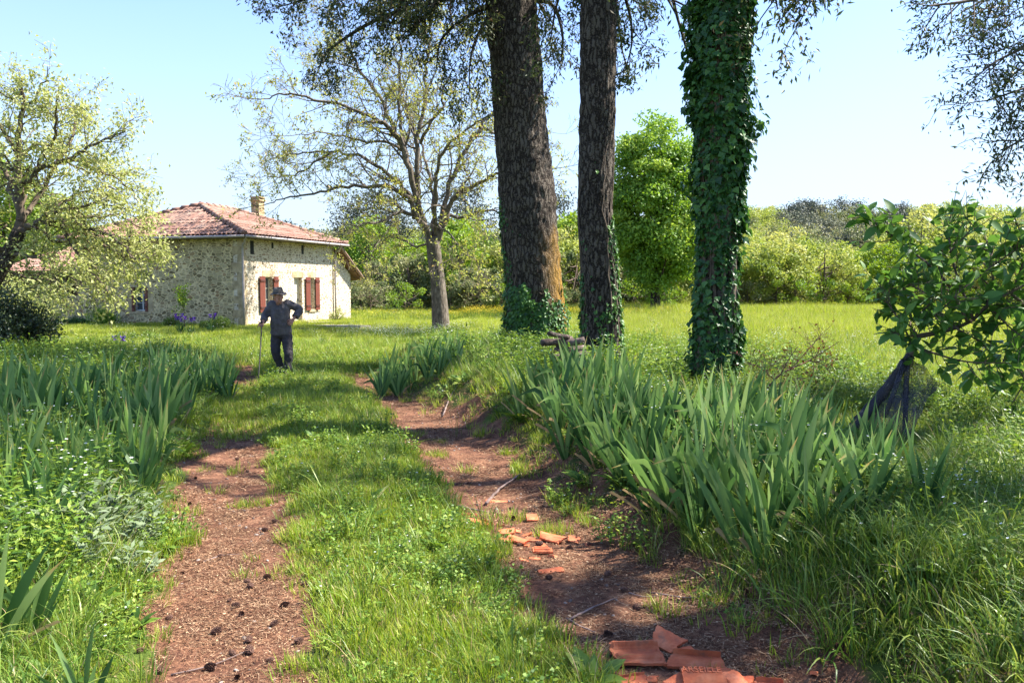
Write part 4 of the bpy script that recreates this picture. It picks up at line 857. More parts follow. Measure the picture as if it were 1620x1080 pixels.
for key, rows, Y, amp, seed, top, rtop, lab in big:
    P, R, V, F = mktrunk(key, rows, Y, amp, seed, top, rtop); PT[key] = (P, R)
    root = empty('evergreen_tree', (P[1][0], P[1][1], HG(P[1][0], P[1][1])), lab, 'tree', 'big evergreens on the right bank of the track'); o0 = np.array(root.location)
    tint = 0.0
    if key == 'a':
        c = np.stack([np.interp(V[:, 2], P[:, 2], P[:, k]) for k in range(2)], -1); an = np.arctan2(V[:, 1]-c[:, 1], V[:, 0]-c[:, 0])
        tint = np.exp(-((an+.35)/.6)**2)*(1-sstep(1.6, 3.0, V[:, 2]+(fbm(an*2, V[:, 2]*2, 4)-.47)*2))
    t = MB(); t.add(V-o0, F, tint); t.build('trunk', M['barkmoss'] if key == 'a' else M['bark'], root)
    rng = np.random.default_rng(seed+40)
    z0, z1, n, Lm = {'a': (7.4, 17, 26, 5.2), 'b': (6.8, 15, 20, 3.8), 'c': (6.2, 14.5, 20, 3.6)}[key]
    vis = {'a': [([A3(800, -60, Y), A3(700, -40, Y-.5), A3(580, -25, Y-.8), A3(500, -5, Y-.6), A3(430, 15, Y-.4)], .07),
                 ([A3(800, -20, Y), A3(700, 0, Y+.3), A3(600, 30, Y+.3), A3(520, 80, Y+.2), A3(505, 110, Y)], .08),
                 ([A3(795, 0, Y), A3(750, 20, Y-.4), A3(700, 60, Y-.5), A3(690, 110, Y-.6)], .06),
                 ([A3(790, 20, Y), A3(765, 40, Y-.6), A3(745, 90, Y-.8), A3(742, 165, Y-.8)], .05),
                 ([A3(800, -60, Y), A3(640, -40, Y+.8), A3(580, -20, Y+.9), A3(520, 5, Y+.9)], .07),
                 ([A3(800, -30, Y), A3(740, -15, Y-.9), A3(680, 5, Y-1), A3(655, 40, Y-1.1)], .06),
                 ([A3(800, -50, Y), A3(720, -45, Y+.5), A3(620, -30, Y+.6), A3(560, 30, Y+.5)], .06),
                 ([A3(790, -40, Y), A3(700, -20, Y-.8), A3(640, 10, Y-.9), A3(610, 50, Y-1)], .07),
                 ([A3(845, 0, Y), A3(875, 10, Y-.3), A3(890, 60, Y-.4), A3(885, 120, Y-.4)], .05),
                 ([A3(840, -60, Y), A3(900, -50, Y+.3), A3(960, -20, Y+.3), A3(1040, 20, Y+.3)], .07)],
           'b': [([A3(970, -60, Y), A3(1010, -50, Y), A3(1050, -10, Y+.2), A3(1070, 25, Y+.2)], .05),
                 ([A3(965, -20, Y), A3(990, 0, Y+.5), A3(1000, 60, Y+.6), A3(990, 110, Y+.6)], .04),
                 ([A3(930, -60, Y), A3(900, -40, Y+.5), A3(880, 10, Y+.6), A3(870, 70, Y+.6)], .05)],
           'c': [([A3(1180, -80, Y), A3(1230, -70, Y), A3(1270, -30, Y), A3(1290, 8, Y)], .04),
                 ([A3(1180, -60, Y), A3(1210, -50, Y-.3), A3(1225, -10, Y-.3), A3(1230, 15, Y-.3)], .03)]}[key]
    wood, tips = crown_for(key, P, R, z0, z1, n, Lm, rng, vis)
    print(key, 'tips', len(tips))
    lf = leaf_on(tips, 25 if key == 'a' else 24, .10, .034, rng, .075, .6)
    lf.v = [v-o0 for v in lf.v]; wood.v = [v-o0 for v in wood.v]
    cr_ = wood.build('limbs', M['bark'], root); lf.build('crown', M['cedar'], root, False)
rng = np.random.default_rng(77)
P, R = PT['c']
ivy('c', P, R, [(9500, .45, 8.0, None, .22, .085, .27), (5200, 2.2, 8.5, None, .34, .10, .38), (3400, .35, 1.3, None, .2, .06, .1), (1500, 2.3, 3.9, (.0, .5), .5, .095, .1), (1300, 3.6, 5.2, (pi, .5), .48, .09, .1), (900, 1.9, 8, None, .6, .06, .5)], rng, 'thick ivy with glossy dark leaves covering the nearest big trunk')
P, R = PT['b']
ivy('b', P, R, [(3600, .35, 2.3, None, .12, .065, .36), (1500, 1.2, 4.0, (-.5, .5), .14, .065, .3), (1200, .4, 3.6, (pi+.2, .4), .10, .055, .35)], rng, 'sparse ivy climbing the middle slimmer trunk, thickest round its foot')
P, R = PT['a']
ivy('a', P, R, [(6200, .25, 1.9, (-pi/2-.35, .9), .26, .075, .16), (1400, 1.2, 4.6, (pi+.15, .3), .10, .065, .3)], rng, 'pale leaved ivy heaped round the foot of the thickest trunk')

# trees just outside the frame on the right whose sprays hang into view and whose shade falls on the track
for (x, y, h, r, vis, lab) in ((7.9, 9.3, 13, .22, [([np.array([7.9, 9.3, 6.2]), A3(1760, -60, 9.1), A3(1640, -30, 9), A3(1540, 0, 8.9), A3(1470, 10, 8.8)], .06),
        ([np.array([7.9, 9.3, 5.2]), A3(1720, 60, 9), A3(1640, 70, 8.9), A3(1590, 90, 8.8), A3(1555, 110, 8.7)], .03),
        ([np.array([7.9, 9.3, 4.6]), A3(1700, 110, 9), A3(1620, 140, 8.9), A3(1560, 160, 8.8)], .022),
        ([np.array([7.9, 9.3, 4.0]), A3(1720, 180, 9), A3(1640, 210, 8.9), A3(1590, 235, 8.8)], .02),
        ([np.array([7.9, 9.3, 6.2]), A3(1700, -40, 9.6), A3(1600, -20, 9.5), A3(1520, 20, 9.4)], .04)], 'evergreen just beyond the right edge, its dark sprays hanging against the sky'),
       (6.6, 5.6, 8.8, .2, [], 'evergreen standing outside the picture beside the iris bed')):
    P = np.array([[x, y, HG(x, y)-.1], [x+.05, y, 2], [x, y+.05, h*.4], [x+.1, y, h*.7], [x, y, h]]); R = np.array([r*1.3, r, r*.85, r*.6, .05])
    root = empty('evergreen_tree', (x, y, float(HG(x, y))), lab, 'tree', 'big evergreens on the right bank of the track'); o0 = np.array(root.location)
    t = MB(); t.add(*tube(catmull(P, 5), np.interp(np.linspace(0, 4, 21), range(5), R), 20, True, .06, 5)); t.v = [v-o0 for v in t.v]; t.build('trunk', M['bark'], root)
    rng = np.random.default_rng(int(x*10)); wood, tips = crown_for('x', P, R, h*(.45 if vis else .52), h*.98, 14 if vis else 11, 3.0 if vis else 2.3, rng, vis)
    lf = leaf_on(tips, 20 if vis else 24, .07 if vis else .11, .022 if vis else .04, rng, .05 if vis else .1, .3); lf.v = [v-o0 for v in lf.v]; wood.v = [v-o0 for v in wood.v]; wood.build('limbs', M['twig'], root); lf.build('crown', M['cedar'], root, False)

# walnut-like tree with bare spreading limbs
YW = 31.5; q = lambda cx, cy, dy=0: A3(360+cx/2, cy/2, YW+dy)
W_ = MB(); tips = []; rng = np.random.default_rng(12)
P = np.array([A3(697, 528, YW), A3(697, 505, YW), A3(693, 450, YW), A3(688, 410, YW), A3(684, 375, YW)]); R = np.array([17, 13.5, 11.5, 11, 11.5])*YW/FPX
Vt, Ft = tube(catmull(P, 5), np.interp(np.linspace(0, 4, 21), range(5), R), 20, True, .1, 3)
limbs = [([(650,770),(625,720),(598,680),(560,615),(480,590),(380,590),(290,605),(200,625),(130,640)], .15, -2),
 ([(598,680),(575,620),(520,560),(430,500),(330,480),(220,485),(150,500)], .13, 2),
 ([(640,760),(602,640),(560,480),(510,400),(430,360),(330,325),(200,300),(110,310)], .16, -3),
 ([(602,640),(570,500),(520,400),(480,310),(420,220),(380,150),(330,70),(300,30)], .13, 3),
 ([(640,760),(606,640),(602,440),(620,330),(628,200),(640,110),(645,30)], .15, 0),
 ([(655,760),(650,640),(640,560),(610,450),(580,370),(560,260)], .11, 4),
 ([(665,770),(690,680),(720,625),(800,580),(850,550),(930,520),(1010,540)], .15, -1),
 ([(668,760),(685,640),(740,500),(800,400),(840,350),(900,270),(960,200)], .14, 2),
 ([(660,760),(660,600),(672,500),(740,420),(800,380),(880,360)], .11, -4),
 ([(600,690),(550,672),(480,700),(400,712),(372,750)], .09, -3),
 ([(560,480),(543,350),(548,200),(540,90),(530,0)], .09, 1),
 ([(602,440),(570,360),(560,280),(600,200)], .06, 3),
 ([(560,480),(500,450),(400,440),(300,420),(180,430)], .08, -4),
 ([(690,680),(760,685),(830,665),(900,700),(960,740)], .08, -3),
 ([(655,700),(720,760),(760,800),(800,850)], .05, -5),
 ([(650,770),(600,780),(560,760),(520,740),(470,790),(400,850)], .06, 4),
 ([(800,400),(860,420),(940,400),(1040,420)], .07, 4),
 ([(628,200),(680,150),(700,90)], .05, -3), ([(610,450),(670,350),(690,260),(740,180)], .08, -5), ([(420,220),(340,200),(260,190)], .05, 5), ([(330,480),(240,540),(160,560),(90,560)], .06, 2)]
for pts, r0, dy in limbs:
    n = len(pts); Pv = catmull([q(a, b, dy*i/(n-1)) for i, (a, b) in enumerate(pts)], 5); Pv = Pv + rng.normal(0, .035, Pv.shape); m = len(Pv); Rv = r0*.82*np.linspace(1, .14, m)
    W_.add(*tube(Pv, Rv, 7, False)); L = np.linalg.norm(np.diff(Pv, axis=0), axis=1).sum(); k = int(L*2.6)
    for j in range(k):
        t = .22+.78*(j+rng.uniform())/k; i = min(int(t*(m-1)), m-2); ax = nrm(Pv[i+1]-Pv[i]); s = nrm(np.cross(ax, rng.normal(size=3)*np.array([1, 1, .9]))+np.array([0, 0, .15]))
        branchy(W_, tips, Pv[i], nrm(ax*.7+s*.75), rng.uniform(.8, 2.3)*(1.15-.5*t), Rv[i]*.45, 2, rng, (3, 3), .7, .05, .18, 5, 4, .4, .006, .2, .05)
    branchy(W_, tips, Pv[-1], nrm(Pv[-1]-Pv[-2]), 1.4, Rv[-1], 2, rng, (3, 3), .6, 0, .16, 5, 4, .4, .006)
root = empty('walnut_tree', (P[1][0], P[1][1], 0), 'wide spreading tree with mostly bare limbs and small budding leaves on the lawn', 'tree'); o0 = np.array(root.location)
t = MB(); t.add(Vt-o0, Ft); t.build('trunk', M['bark_grey'], root); W_.v = [v-o0 for v in W_.v]; W_.build('limbs', M['bark_grey'], root)
print('walnut tips', len(tips))
lf = leaf_on([tips[i] for i in range(len(tips)) if (i*7919) % 10 < 7], 4.5, .12, .06, rng, .06, .2); lf.v = [v-o0 for v in lf.v]; lf.build('leaves', M['walnut'], root, False)

# pale leaved tree at the left edge
YC = 20.; q = lambda px, py, dy=0: A3(px, py, YC+dy)
W_ = MB(); tips = []; rng = np.random.default_rng(22)
P = [q(-75, 545), q(-45, 500), q(-15, 450), q(15, 400), q(31, 366)]; Vt, Ft = tube(catmull(P, 5), np.linspace(.24, .16, 21), 14, True, .1, 3)
limbs = [([(31,366),(31,300),(29,240),(33,176),(40,125)], .12, 0), ([(31,366),(53,354),(96,350),(140,362),(185,380),(215,410)], .09, -1), ([(31,300),(60,270),(110,250),(160,225),(195,205)], .07, -1.5), ([(31,330),(10,280),(-20,230),(-60,180)], .08, 1),
 ([(53,354),(100,320),(150,300),(210,300)], .06, 1.5), ([(96,350),(120,400),(150,435),(172,462)], .05, -1.5), ([(29,240),(0,200),(-10,150),(0,115)], .06, 1.5), ([(15,400),(60,410),(100,430),(140,460)], .05, -2.2), ([(31,350),(70,300),(120,200),(130,160)], .07, 2), ([(15,400),(-30,380),(-80,330)], .08, -1), ([(33,176),(60,150),(75,110)], .04, -1), ([(60,270),(90,200),(90,150)], .05, -1.5), ([(53,354),(90,380),(130,390),(155,430),(160,470)], .05, 0), ([(29,240),(80,230),(130,270),(180,260)], .05, .8),([(0,420),(40,440),(80,440),(100,455)], .05, 1), ([(96,350),(150,340),(200,345),(235,370)], .05, 1), ([(53,354),(110,330),(180,325),(225,335)], .05, -1), ([(110,250),(150,265),(195,290),(220,320)], .04, -.5), ([(140,362),(180,400),(225,400),(238,395)], .04, -.5)]
for pts, r0, dy in limbs:
    n = len(pts); Pv = catmull([q(a, b, dy*i/(n-1)) for i, (a, b) in enumerate(pts)], 5); Pv = Pv + rng.normal(0, .03, Pv.shape); m = len(Pv); Rv = r0*np.linspace(1, .2, m)
    W_.add(*tube(Pv, Rv, 6, False)); L = np.linalg.norm(np.diff(Pv, axis=0), axis=1).sum(); k = int(L*6)
    for j in range(k):
        t = .2+.8*(j+rng.uniform())/k; i = min(int(t*(m-1)), m-2); ax = nrm(Pv[i+1]-Pv[i]); s = nrm(np.cross(ax, rng.normal(size=3)))
        branchy(W_, tips, Pv[i], nrm(ax*.6+s*.8), rng.uniform(.35, 1.0), Rv[i]*.4, 1, rng, (4, 3), .7, .03, .2, 4, 4, .4, .004, .2, .1)
root = empty('blossoming_tree', (P[1][0], P[1][1], 0), 'airy tree with pale yellow-green young leaves at the left edge, its trunk leaning right', 'tree'); o0 = np.array(root.location)
t = MB(); t.add(Vt-o0, Ft); t.build('trunk', M['bark'], root); W_.v = [v-o0 for v in W_.v]; W_.build('limbs', M['twig'], root)
print('cherry tips', len(tips)); lf = leaf_on(tips, 10.5, .10, .055, rng, .10, .3); lf.v = [v-o0 for v in lf.v]; lf.build('leaves', M['cherry'], root, False)

# clumped crowns for the farther trees
def clump_tree(name, rng, H, cw, trunk_r, leafm, nclump, per, leaf, label, cat='tree', z0=.25, bark='bark_grey', flat_=.8, ragged=.25, limbs=9, group=None, shape=None, clr=.17):
    wood = MB(); lv = MB(); tp = catmull([[0, 0, -.1], [rng.normal()*.1, rng.normal()*.1, H*.2], [rng.normal()*.15, 0, H*.5], [0, 0, H*.85]], 4)
    wood.add(*tube(tp, np.linspace(trunk_r, trunk_r*.2, len(tp)), 8, False, .08, 3))
    cz = H*(z0+1)/2; hz_ = H*(1-z0)/2
    for i in range(nclump):
        for _ in range(20):
            d = rng.normal(size=3); d /= np.linalg.norm(d); rr = rng.uniform(.45, 1)**.6*(1+rng.normal()*ragged*.3); c = np.array([d[0]*cw*rr, d[1]*cw*rr, cz + d[2]*hz_*rr])
            if shape is None or shape(c[2]/H, math.hypot(c[0], c[1])/cw): break
        s_ = H*clr*rng.uniform(.5, 1.2)
        if i < limbs*2:
            b0 = tp[rng.integers(len(tp)//4, len(tp)-2)]; mid = (b0+c)/2+np.array([0, 0, -.05*H]); bb = catmull([b0, mid, c], 3); wood.add(*tube(bb, np.linspace(trunk_r*.4, .02, len(bb)), 4, False))
        n = int(per*rng.uniform(.6, 1.4)); v = rdir(n, rng)*(rng.uniform(.3, 1, n)**.5)[:, None]*s_*np.array([1, 1, flat_]); p = c+v
        N = nrm(v/s_ + rng.normal(0, .4, (n, 3)) + np.array([0, 0, .35])); D = rng.normal(size=(n, 3))
        V, F = cards(p, D, N, leaf*rng.uniform(.6, 1.3, n), leaf*.6*rng.uniform(.6, 1.3, n), .1)
        tt = rng.uniform(.12, .88); lv.add(V, F, np.repeat(np.clip(rng.normal(tt, .08, n), 0, 1), 4))
    root = empty(name, (0, 0, 0), label, cat, group); wood.build('trunk', M[bark], root); lv.build('crown', M[leafm], root, False); return root
g = A3(1049, 497, 50.); rng = np.random.default_rng(31)
o = clump_tree('chestnut_tree', rng, 11.3, 2.85, .32, 'chestnut', 230, 260, .22, 'tall egg-shaped bright green chestnut standing alone in the meadow between two trunks', z0=.10, bark='bark', clr=.10, flat_=.6); o.location = (A3(1037, 497, 50)[0], 50, 0)

# belt of mixed trees along the far edge of the meadow: each one a tree
protos = []
kinds = [('oak_tree', 'oak', 7.0, 3.2, 34, 190, .30, 'rounded yellow-green tree in the belt along the far side of the meadow', .08),
         ('oak_tree', 'oak', 6.2, 3.4, 26, 80, .24, 'thin pale tree showing its dark limbs in the belt beyond the meadow', .12),
         ('ash_tree', 'lime', 7.5, 2.6, 30, 200, .30, 'fresh bright green tree in the belt beyond the meadow', .06),
         ('scrub_tree', 'scrub', 5.0, 2.8, 26, 140, .28, 'dull grey-green scrubby tree in the belt beyond the meadow', .04),
         ('pine_tree', 'pine', 9.5, 1.9, 60, 70, .22, 'dark conifer poking above the belt of trees', .2),
         ('bush', 'scrub', 2.2, 1.6, 26, 60, .14, 'low dull green bush at the foot of the tree belt', .0),
         ('bush', 'lime', 2.4, 1.7, 26, 60, .14, 'low bright green bush at the foot of the tree belt', .0)]
rng = np.random.default_rng(55)
for kd in kinds: protos.append(clump_tree(kd[0], rng, kd[2], kd[3], .16 if kd[0] != 'bush' else .04, kd[1], kd[4], kd[5], kd[6], kd[7], 'bush' if kd[0] == 'bush' else 'tree', z0=kd[8], group='trees and bushes of the belt beyond the meadow', bark='twig'))
used = [False]*len(protos)
def placep(k, x, y, s, rz):
    if not used[k]: o = protos[k]; used[k] = True
    else: o = copy_tree(protos[k])
    o.location = (x, y, float(HG(x, y))-.05); o.scale = (s*rng.uniform(.9, 1.15), s*rng.uniform(.9, 1.15), s*rng.uniform(.9, 1.1)); o.rotation_euler.z = rz
belt = []
for px in range(1170, 1700, 36): belt.append((px+rng.uniform(-12, 12), 61+rng.uniform(-2, 3), rng.choice([0, 0, 1, 1, 2, 3]), rng.uniform(.5, .88)))
for px in range(1180, 1720, 46): belt.append((px+rng.uniform(-12, 12), 70+rng.uniform(-3, 4), rng.choice([0, 2, 0, 1]), rng.uniform(.62, 1.08)))
for px in range(1190, 1720, 60): belt.append((px+rng.uniform(-14, 14), 60+rng.uniform(-2, 0), rng.choice([5, 6, 5]), rng.uniform(.7, 1.1)))
for px in range(560, 1100, 40): belt.append((px+rng.uniform(-12, 12), 57+rng.uniform(-3, 4), rng.choice([3, 2, 3, 0, 3]), rng.uniform(.6, .82)))
for px in range(540, 1120, 48): belt.append((px+rng.uniform(-12, 12), 67+rng.uniform(-3, 4), rng.choice([0, 2, 3, 1, 0]), rng.uniform(.65, 1.05)))
for px in range(545, 1100, 52): belt.append((px+rng.uniform(-14, 14), 53+rng.uniform(-1, 2), rng.choice([5, 6, 5, 5]), rng.uniform(.7, 1.2)))
for px in (600, 612, 560, 735, 880): belt.append((px+rng.uniform(-5, 5), 74+rng.uniform(-2, 3), 4, rng.uniform(.95, 1.2)))
for px in range(-60, 130, 40): belt.append((px, 52+rng.uniform(-3, 3), rng.choice([0, 2, 1]), rng.uniform(1.1, 1.35)))
belt = [b for b in belt if abs(b[0]-1049) > 0]
for px, yy, k, s_ in belt: placep(int(k), A3(px, 455, yy)[0], yy, s_, rng.uniform(0, 2*pi))
# wood on the hill behind
wp = []
for nm, mt, H_, cw_ in (('wood_pale', 'bare', 9, 3.6), ('wood_oak', 'oak', 9, 3.8), ('wood_pine', 'pine', 10, 3.4), ('wood_scrub', 'scrub', 8, 3.6)):
    r_ = clump_tree(nm, rng, H_, cw_, .2, mt, 55, 60, .38, None, None, z0=.15, bark='twig')
    mb = MB(); kids = [k for k in COL.objects if k.parent == r_]
    for ki, kobj in enumerate(kids):
        me = kobj.data; n = len(me.vertices); co = np.zeros(n*3, np.float32); me.vertices.foreach_get('co', co); fc = np.array([tuple(p.vertices) for p in me.polygons if len(p.vertices) == 4]); tt = np.zeros(n, np.float32); me.attributes['tint'].data.foreach_get('value', tt)
        mb.add(co.reshape(-1, 3), fc, tt, 0 if kobj.name.startswith('trunk') else 1)
        bpy.data.objects.remove(kobj)
    bpy.data.objects.remove(r_); wp.append(proto(nm, mb, [M['twig'], M[mt]]))
n = 1500; yy = rng.uniform(82, 230, n); xx = rng.uniform(-.72, .72, n)*yy
P = put(xx, yy); hillp = sstep(.45, .6, fbm(xx*.03, yy*.03, 17)); rdg = (np.abs(xx/yy-.40+.03*np.sin(yy)) < .085) | ((xx/yy < 0) & (hillp > .6)); ix = np.where((yy > 125) & rdg, rng.choice([0, 2, 3, 2, 3], n), np.where(hillp > .5, rng.choice([1, 1, 3, 1], n), rng.choice([1, 1, 3, 1], n)))
scatter('distant_woods', wp, P, np.stack([0*xx, 0*xx, rng.uniform(0, 6.28, n)], -1), rng.uniform(.65, 1.1, n)*np.where(yy < 125, .66, 1), ix, 'mixed woods covering the low hill behind the tree belt')

# ------------------------------------------------------------------ shrubs near the house and at the left
def shrub(name, c, rx, ry, rz, leafm, n, leaf, lw, label, seed, dense=.8, cat='shrub', clumps=26):
    rng = np.random.default_rng(seed); lv, wd = MB(), MB()
    for i in range(clumps):
        d = rdir(1, rng)[0]; d[2] = abs(d[2])*1.0-.15; cc = np.array([d[0]*rx, d[1]*ry, rz*.45+d[2]*rz*.55])*rng.uniform(.45, .85); s_ = min(rx, rz)*rng.uniform(.22, .42)
        wd.add(*tube(catmull([[0, 0, 0], cc*.5+rng.normal(0, .04, 3), cc], 3), np.linspace(.02, .005, 7), 4, False))
        m = n//clumps; v = rdir(m, rng)*(rng.uniform(.2, 1, m)**.5)[:, None]*s_; p = cc+v; p[:, 2] = np.maximum(p[:, 2], .02)
        V, F = cards(p, rng.normal(size=(m, 3))+v*2, nrm(v/s_+rng.normal(0, .5, (m, 3))+[0, 0, .4]), leaf*rng.uniform(.6, 1.3, m), lw*rng.uniform(.6, 1.3, m)); lv.add(V, F, np.repeat(np.clip(rng.normal(.45, .25, m), 0, 1), 4))
    root = empty(name, c, label, cat); wd.build('stems', M['twig'], root); lv.build('foliage', M[leafm], root, False); return root
g = G(30, 562, .1); shrub('shrub', (A3(22, 562, 18.5)[0], 18.5, .05), .95, .9, 1.75, 'shrub', 9000, .075, .04, 'dark leaved dense shrub with pale tips at the left edge of the garden', 4, clumps=40)
g = A3(345, 520, 30.5); shrub('box_shrub', (g[0], 30.5, 0), .72, .6, .52, 'box', 7000, .05, .03, 'clipped round bright green shrub by the corner of the farmhouse', 5, clumps=45)
g = A3(272, 515, 32.0); shrub('shrub', (g[0], 32, 0), .4, .35, .55, 'box', 1200, .07, .035, 'small yellow-green shrub against the shaded stone wall', 6)
g = A3(168, 510, 34.5); shrub('shrub', (g[0], 33.9, 0), .9, .4, .8, 'chestnut', 3200, .08, .035, 'dark green low shrub left of the small shuttered window', 16)
g = A3(110, 510, 33.8); shrub('shrub', (g[0], 34.0, 0), .9, .35, .45, 'ivy', 2500, .07, .035, 'creeping dark shrub at the foot of the outbuilding wall', 17)
g = A3(534, 505, 38.3); shrub('shrub', (g[0], 38.0, 0), .4, .3, .9, 'cherry', 700, .07, .035, 'thin pale rose bush against the sunny end of the front wall', 18, clumps=14)
g = A3(215, 530, 24); shrub('shrub', (g[0], 24.0, 0), .9, .7, .35, 'box', 2600, .06, .03, 'low sprawling plant in the lawn in front of the small window', 19)
g = A3(60, 470, 26); shrub('shrub', (g[0]-.6, 26.0, 0), 1.3, 1.0, 2.3, 'cherry', 5200, .09, .05, 'loose yellow-green bush behind the dark shrub', 20, clumps=45)
# young tree before the gable wall
rng = np.random.default_rng(9); W_ = MB(); tips = []
b = A3(292, 520, 31.2); Pv = catmull([[b[0], 31.2, 0], A3(291, 490, 31.2), A3(283, 465, 31.2)], 4); W_.add(*tube(Pv, np.linspace(.02, .008, len(Pv)), 5))
for i in range(16):
    branchy(W_, tips, Pv[rng.integers(3, len(Pv))], nrm(np.array([rng.normal()-.3, rng.normal(), .8])), rng.uniform(.3, .6), .008, 0, rng, up=.1)
root = empty('young_tree', (b[0], 31.2, 0), 'slender young tree with lime green leaves before the shaded gable wall', 'tree'); o0 = np.array(root.location)
W_.v = [v-o0 for v in W_.v]; W_.build('trunk', M['twig'], root); lf = leaf_on(tips, 32, .10, .05, rng, .07, .3); lf.v = [v-o0 for v in lf.v]; lf.build('leaves', M['lime'], root, False)
# ------------------------------------------------------------------ irises
def fan(seed, nb, L0, L1, w, bend=.35, droop=.12):
    r = np.random.default_rng(seed); mb = MB()
    for k in range(nb):
        t = (k+.5)/nb*2-1; ln = r.uniform(L0, L1)*(1-.25*abs(t)); out = t*.55+r.normal()*.08; base = np.array([t*.03, r.normal()*.012, -.02]); n = 10; ts = np.linspace(0, 1, n)
        bnd = bend*r.uniform(.2, 1)*np.sign(t if abs(t) > .05 else r.normal()); kink = (r.uniform() < droop)
        ang = out*.75 + bnd*ts**1.6; ang = ang + (kink*np.sign(bnd)*1.5*sstep(.55, .85, ts))
        side = r.normal()*.10; pts = [base]
        for q_ in range(1, n): pts.append(pts[-1] + np.array([sin(ang[q_]), side*(.3+ts[q_]), cos(ang[q_])])*ln/(n-1))
        pts = np.array(pts); tg = nrm(np.gradient(pts, axis=0)); face = np.array([0, 1, 0.])*1.0 + np.array([1, 0, 0])*r.normal()*.35; S = nrm(np.cross(tg, face)); Nn = np.cross(S, tg)
        wid = w*r.uniform(.75, 1.2)*(.62+.38*np.sin(np.clip(ts*1.5, 0, 1)*pi/2))*(1-sstep(.55, 1.02, ts)**1.2)/2+.0006
        V, F = ribbon(pts, wid, S, .12, Nn); tt = r.uniform(.05, .62); tn = tt+.18*(ts-.4) + (r.uniform() < .35)*.8*sstep(.82, 1, ts); mb.add(V, F, np.repeat(np.clip(tn, 0, 1.2), 3), 0)
        if r.uniform() < .22:
            V, F = ribbon(pts[:7]*[1.5, 1, .5], wid[:7]*.6, S[:7]); mb.add(V, F, .5, 1)
    return mb
fans = [fan(300+k, 7+k % 4, .48, .86, .047, .4, .12).mesh('iris_leaves', [M['iris'], M['dry']], True) for k in range(9)]
rngI = np.random.default_rng(88); nI = [0]
def iris_at(x, y, s, label, group, rz=None, k=None):
    o = bpy.data.objects.new('iris_plant', fans[rngI.integers(0, 9) if k is None else k]); COL.objects.link(o)
    o.location = (x, y, float(HG(x, y))-.01); o.scale = (s*rngI.uniform(.9, 1.1),)*2 + (s*rngI.uniform(.88, 1.12),); o.rotation_euler = (rngI.normal()*.09, rngI.normal()*.09, rngI.uniform(-.9, .9) if rz is None else rz)
    tag(o, label, 'iris', group); nI[0] += 1; return o
def bed(n, region, s, label, group, mind=.11):
    pts = []; tries = 0
    while len(pts) < n and tries < 20000:
        tries += 1; x, y = region()
        if all((x-a)**2+(y-b)**2 > mind**2 for a, b in pts): pts.append((x, y)); iris_at(x, y, s*rngI.uniform(.8, 1.12)*(1-.2*sstep(.29, .42, x/y))*(1-.2*sstep(5.6, 6.8, y)*(y < 8)), label, group)
def reg_main():
    y = rngI.uniform(4.25, 7.3); 
    hi = min(.50*y+.05, 2.2+(y-4.3)*.36) if y < 5.9 else .39*y; return rngI.uniform(max(xR(y)+.22, .52+(5.2-y)*.35), hi), y
bed(104, reg_main, .93, 'tall sword-leaved iris fan in the big bed at the foot of the nearest ivy-clad trunk', 'irises of the big bed at right', .125)
def reg_mid(): y = rngI.uniform(6.9, 9.3); return rngI.uniform(xR(y)+.35, min(xR(y)+1.5, 1.15)), y
bed(34, reg_mid, 1.0, 'iris fan among weeds on the bank beside the right rut, ahead of the log pile', 'irises on the bank before the log pile', .17)
def reg_far(): return rngI.uniform(-2.25, -.85), rngI.uniform(12.4, 14.0)
bed(32, reg_far, .78, 'iris fan in the compact clump at the bend of the right rut', 'irises of the clump where the right rut bends', .15)
def reg_lc(): y = rngI.uniform(11.6, 14.3); return rngI.uniform(-.44*y, -.345*y), y
bed(46, reg_lc, .86, 'iris fan in the dense dark clump between the cane and the shrub', 'irises of the dark clump left of the man', .15)
def reg_l():
    y = rngI.uniform(6.2, 10.2); return rngI.uniform(-.63*y, min(xL(y)-.22, -.40*y)), y
bed(70, reg_l, 1.08, 'iris fan growing in the weedy bed along the left rut', 'irises of the left bed', .24)
def reg_nl(): y = rngI.uniform(4.6, 6.4); return rngI.uniform(-.63*y, min(xL(y)-.75, -.44*y)), y
bed(16, reg_nl, .85, 'iris fan rising from the near left weeds, closer than the main left bed', 'irises of the near left verge', .24)
for x, y, s in ((1.18, 9.0, .85), (1.32, 9.2, .95), (1.45, 9.05, .8), (1.0, 8.8, .8)): iris_at(x, y, s, 'iris fan close to the left foot of the ivy-clad trunk', 'irises at the foot of the ivy-clad trunk')
for px, py, s, k in ((45, 985, .62, 2), (-10, 1000, .8, 1), (130, 1065, .5, 4), (215, 770, .62, 5), (240, 760, .7, 6)):
    g = G(px, py, .13); iris_at(g[0], g[1], s, 'short iris fan standing alone in the low weeds at the near left', 'single irises at the near left', .3, k)
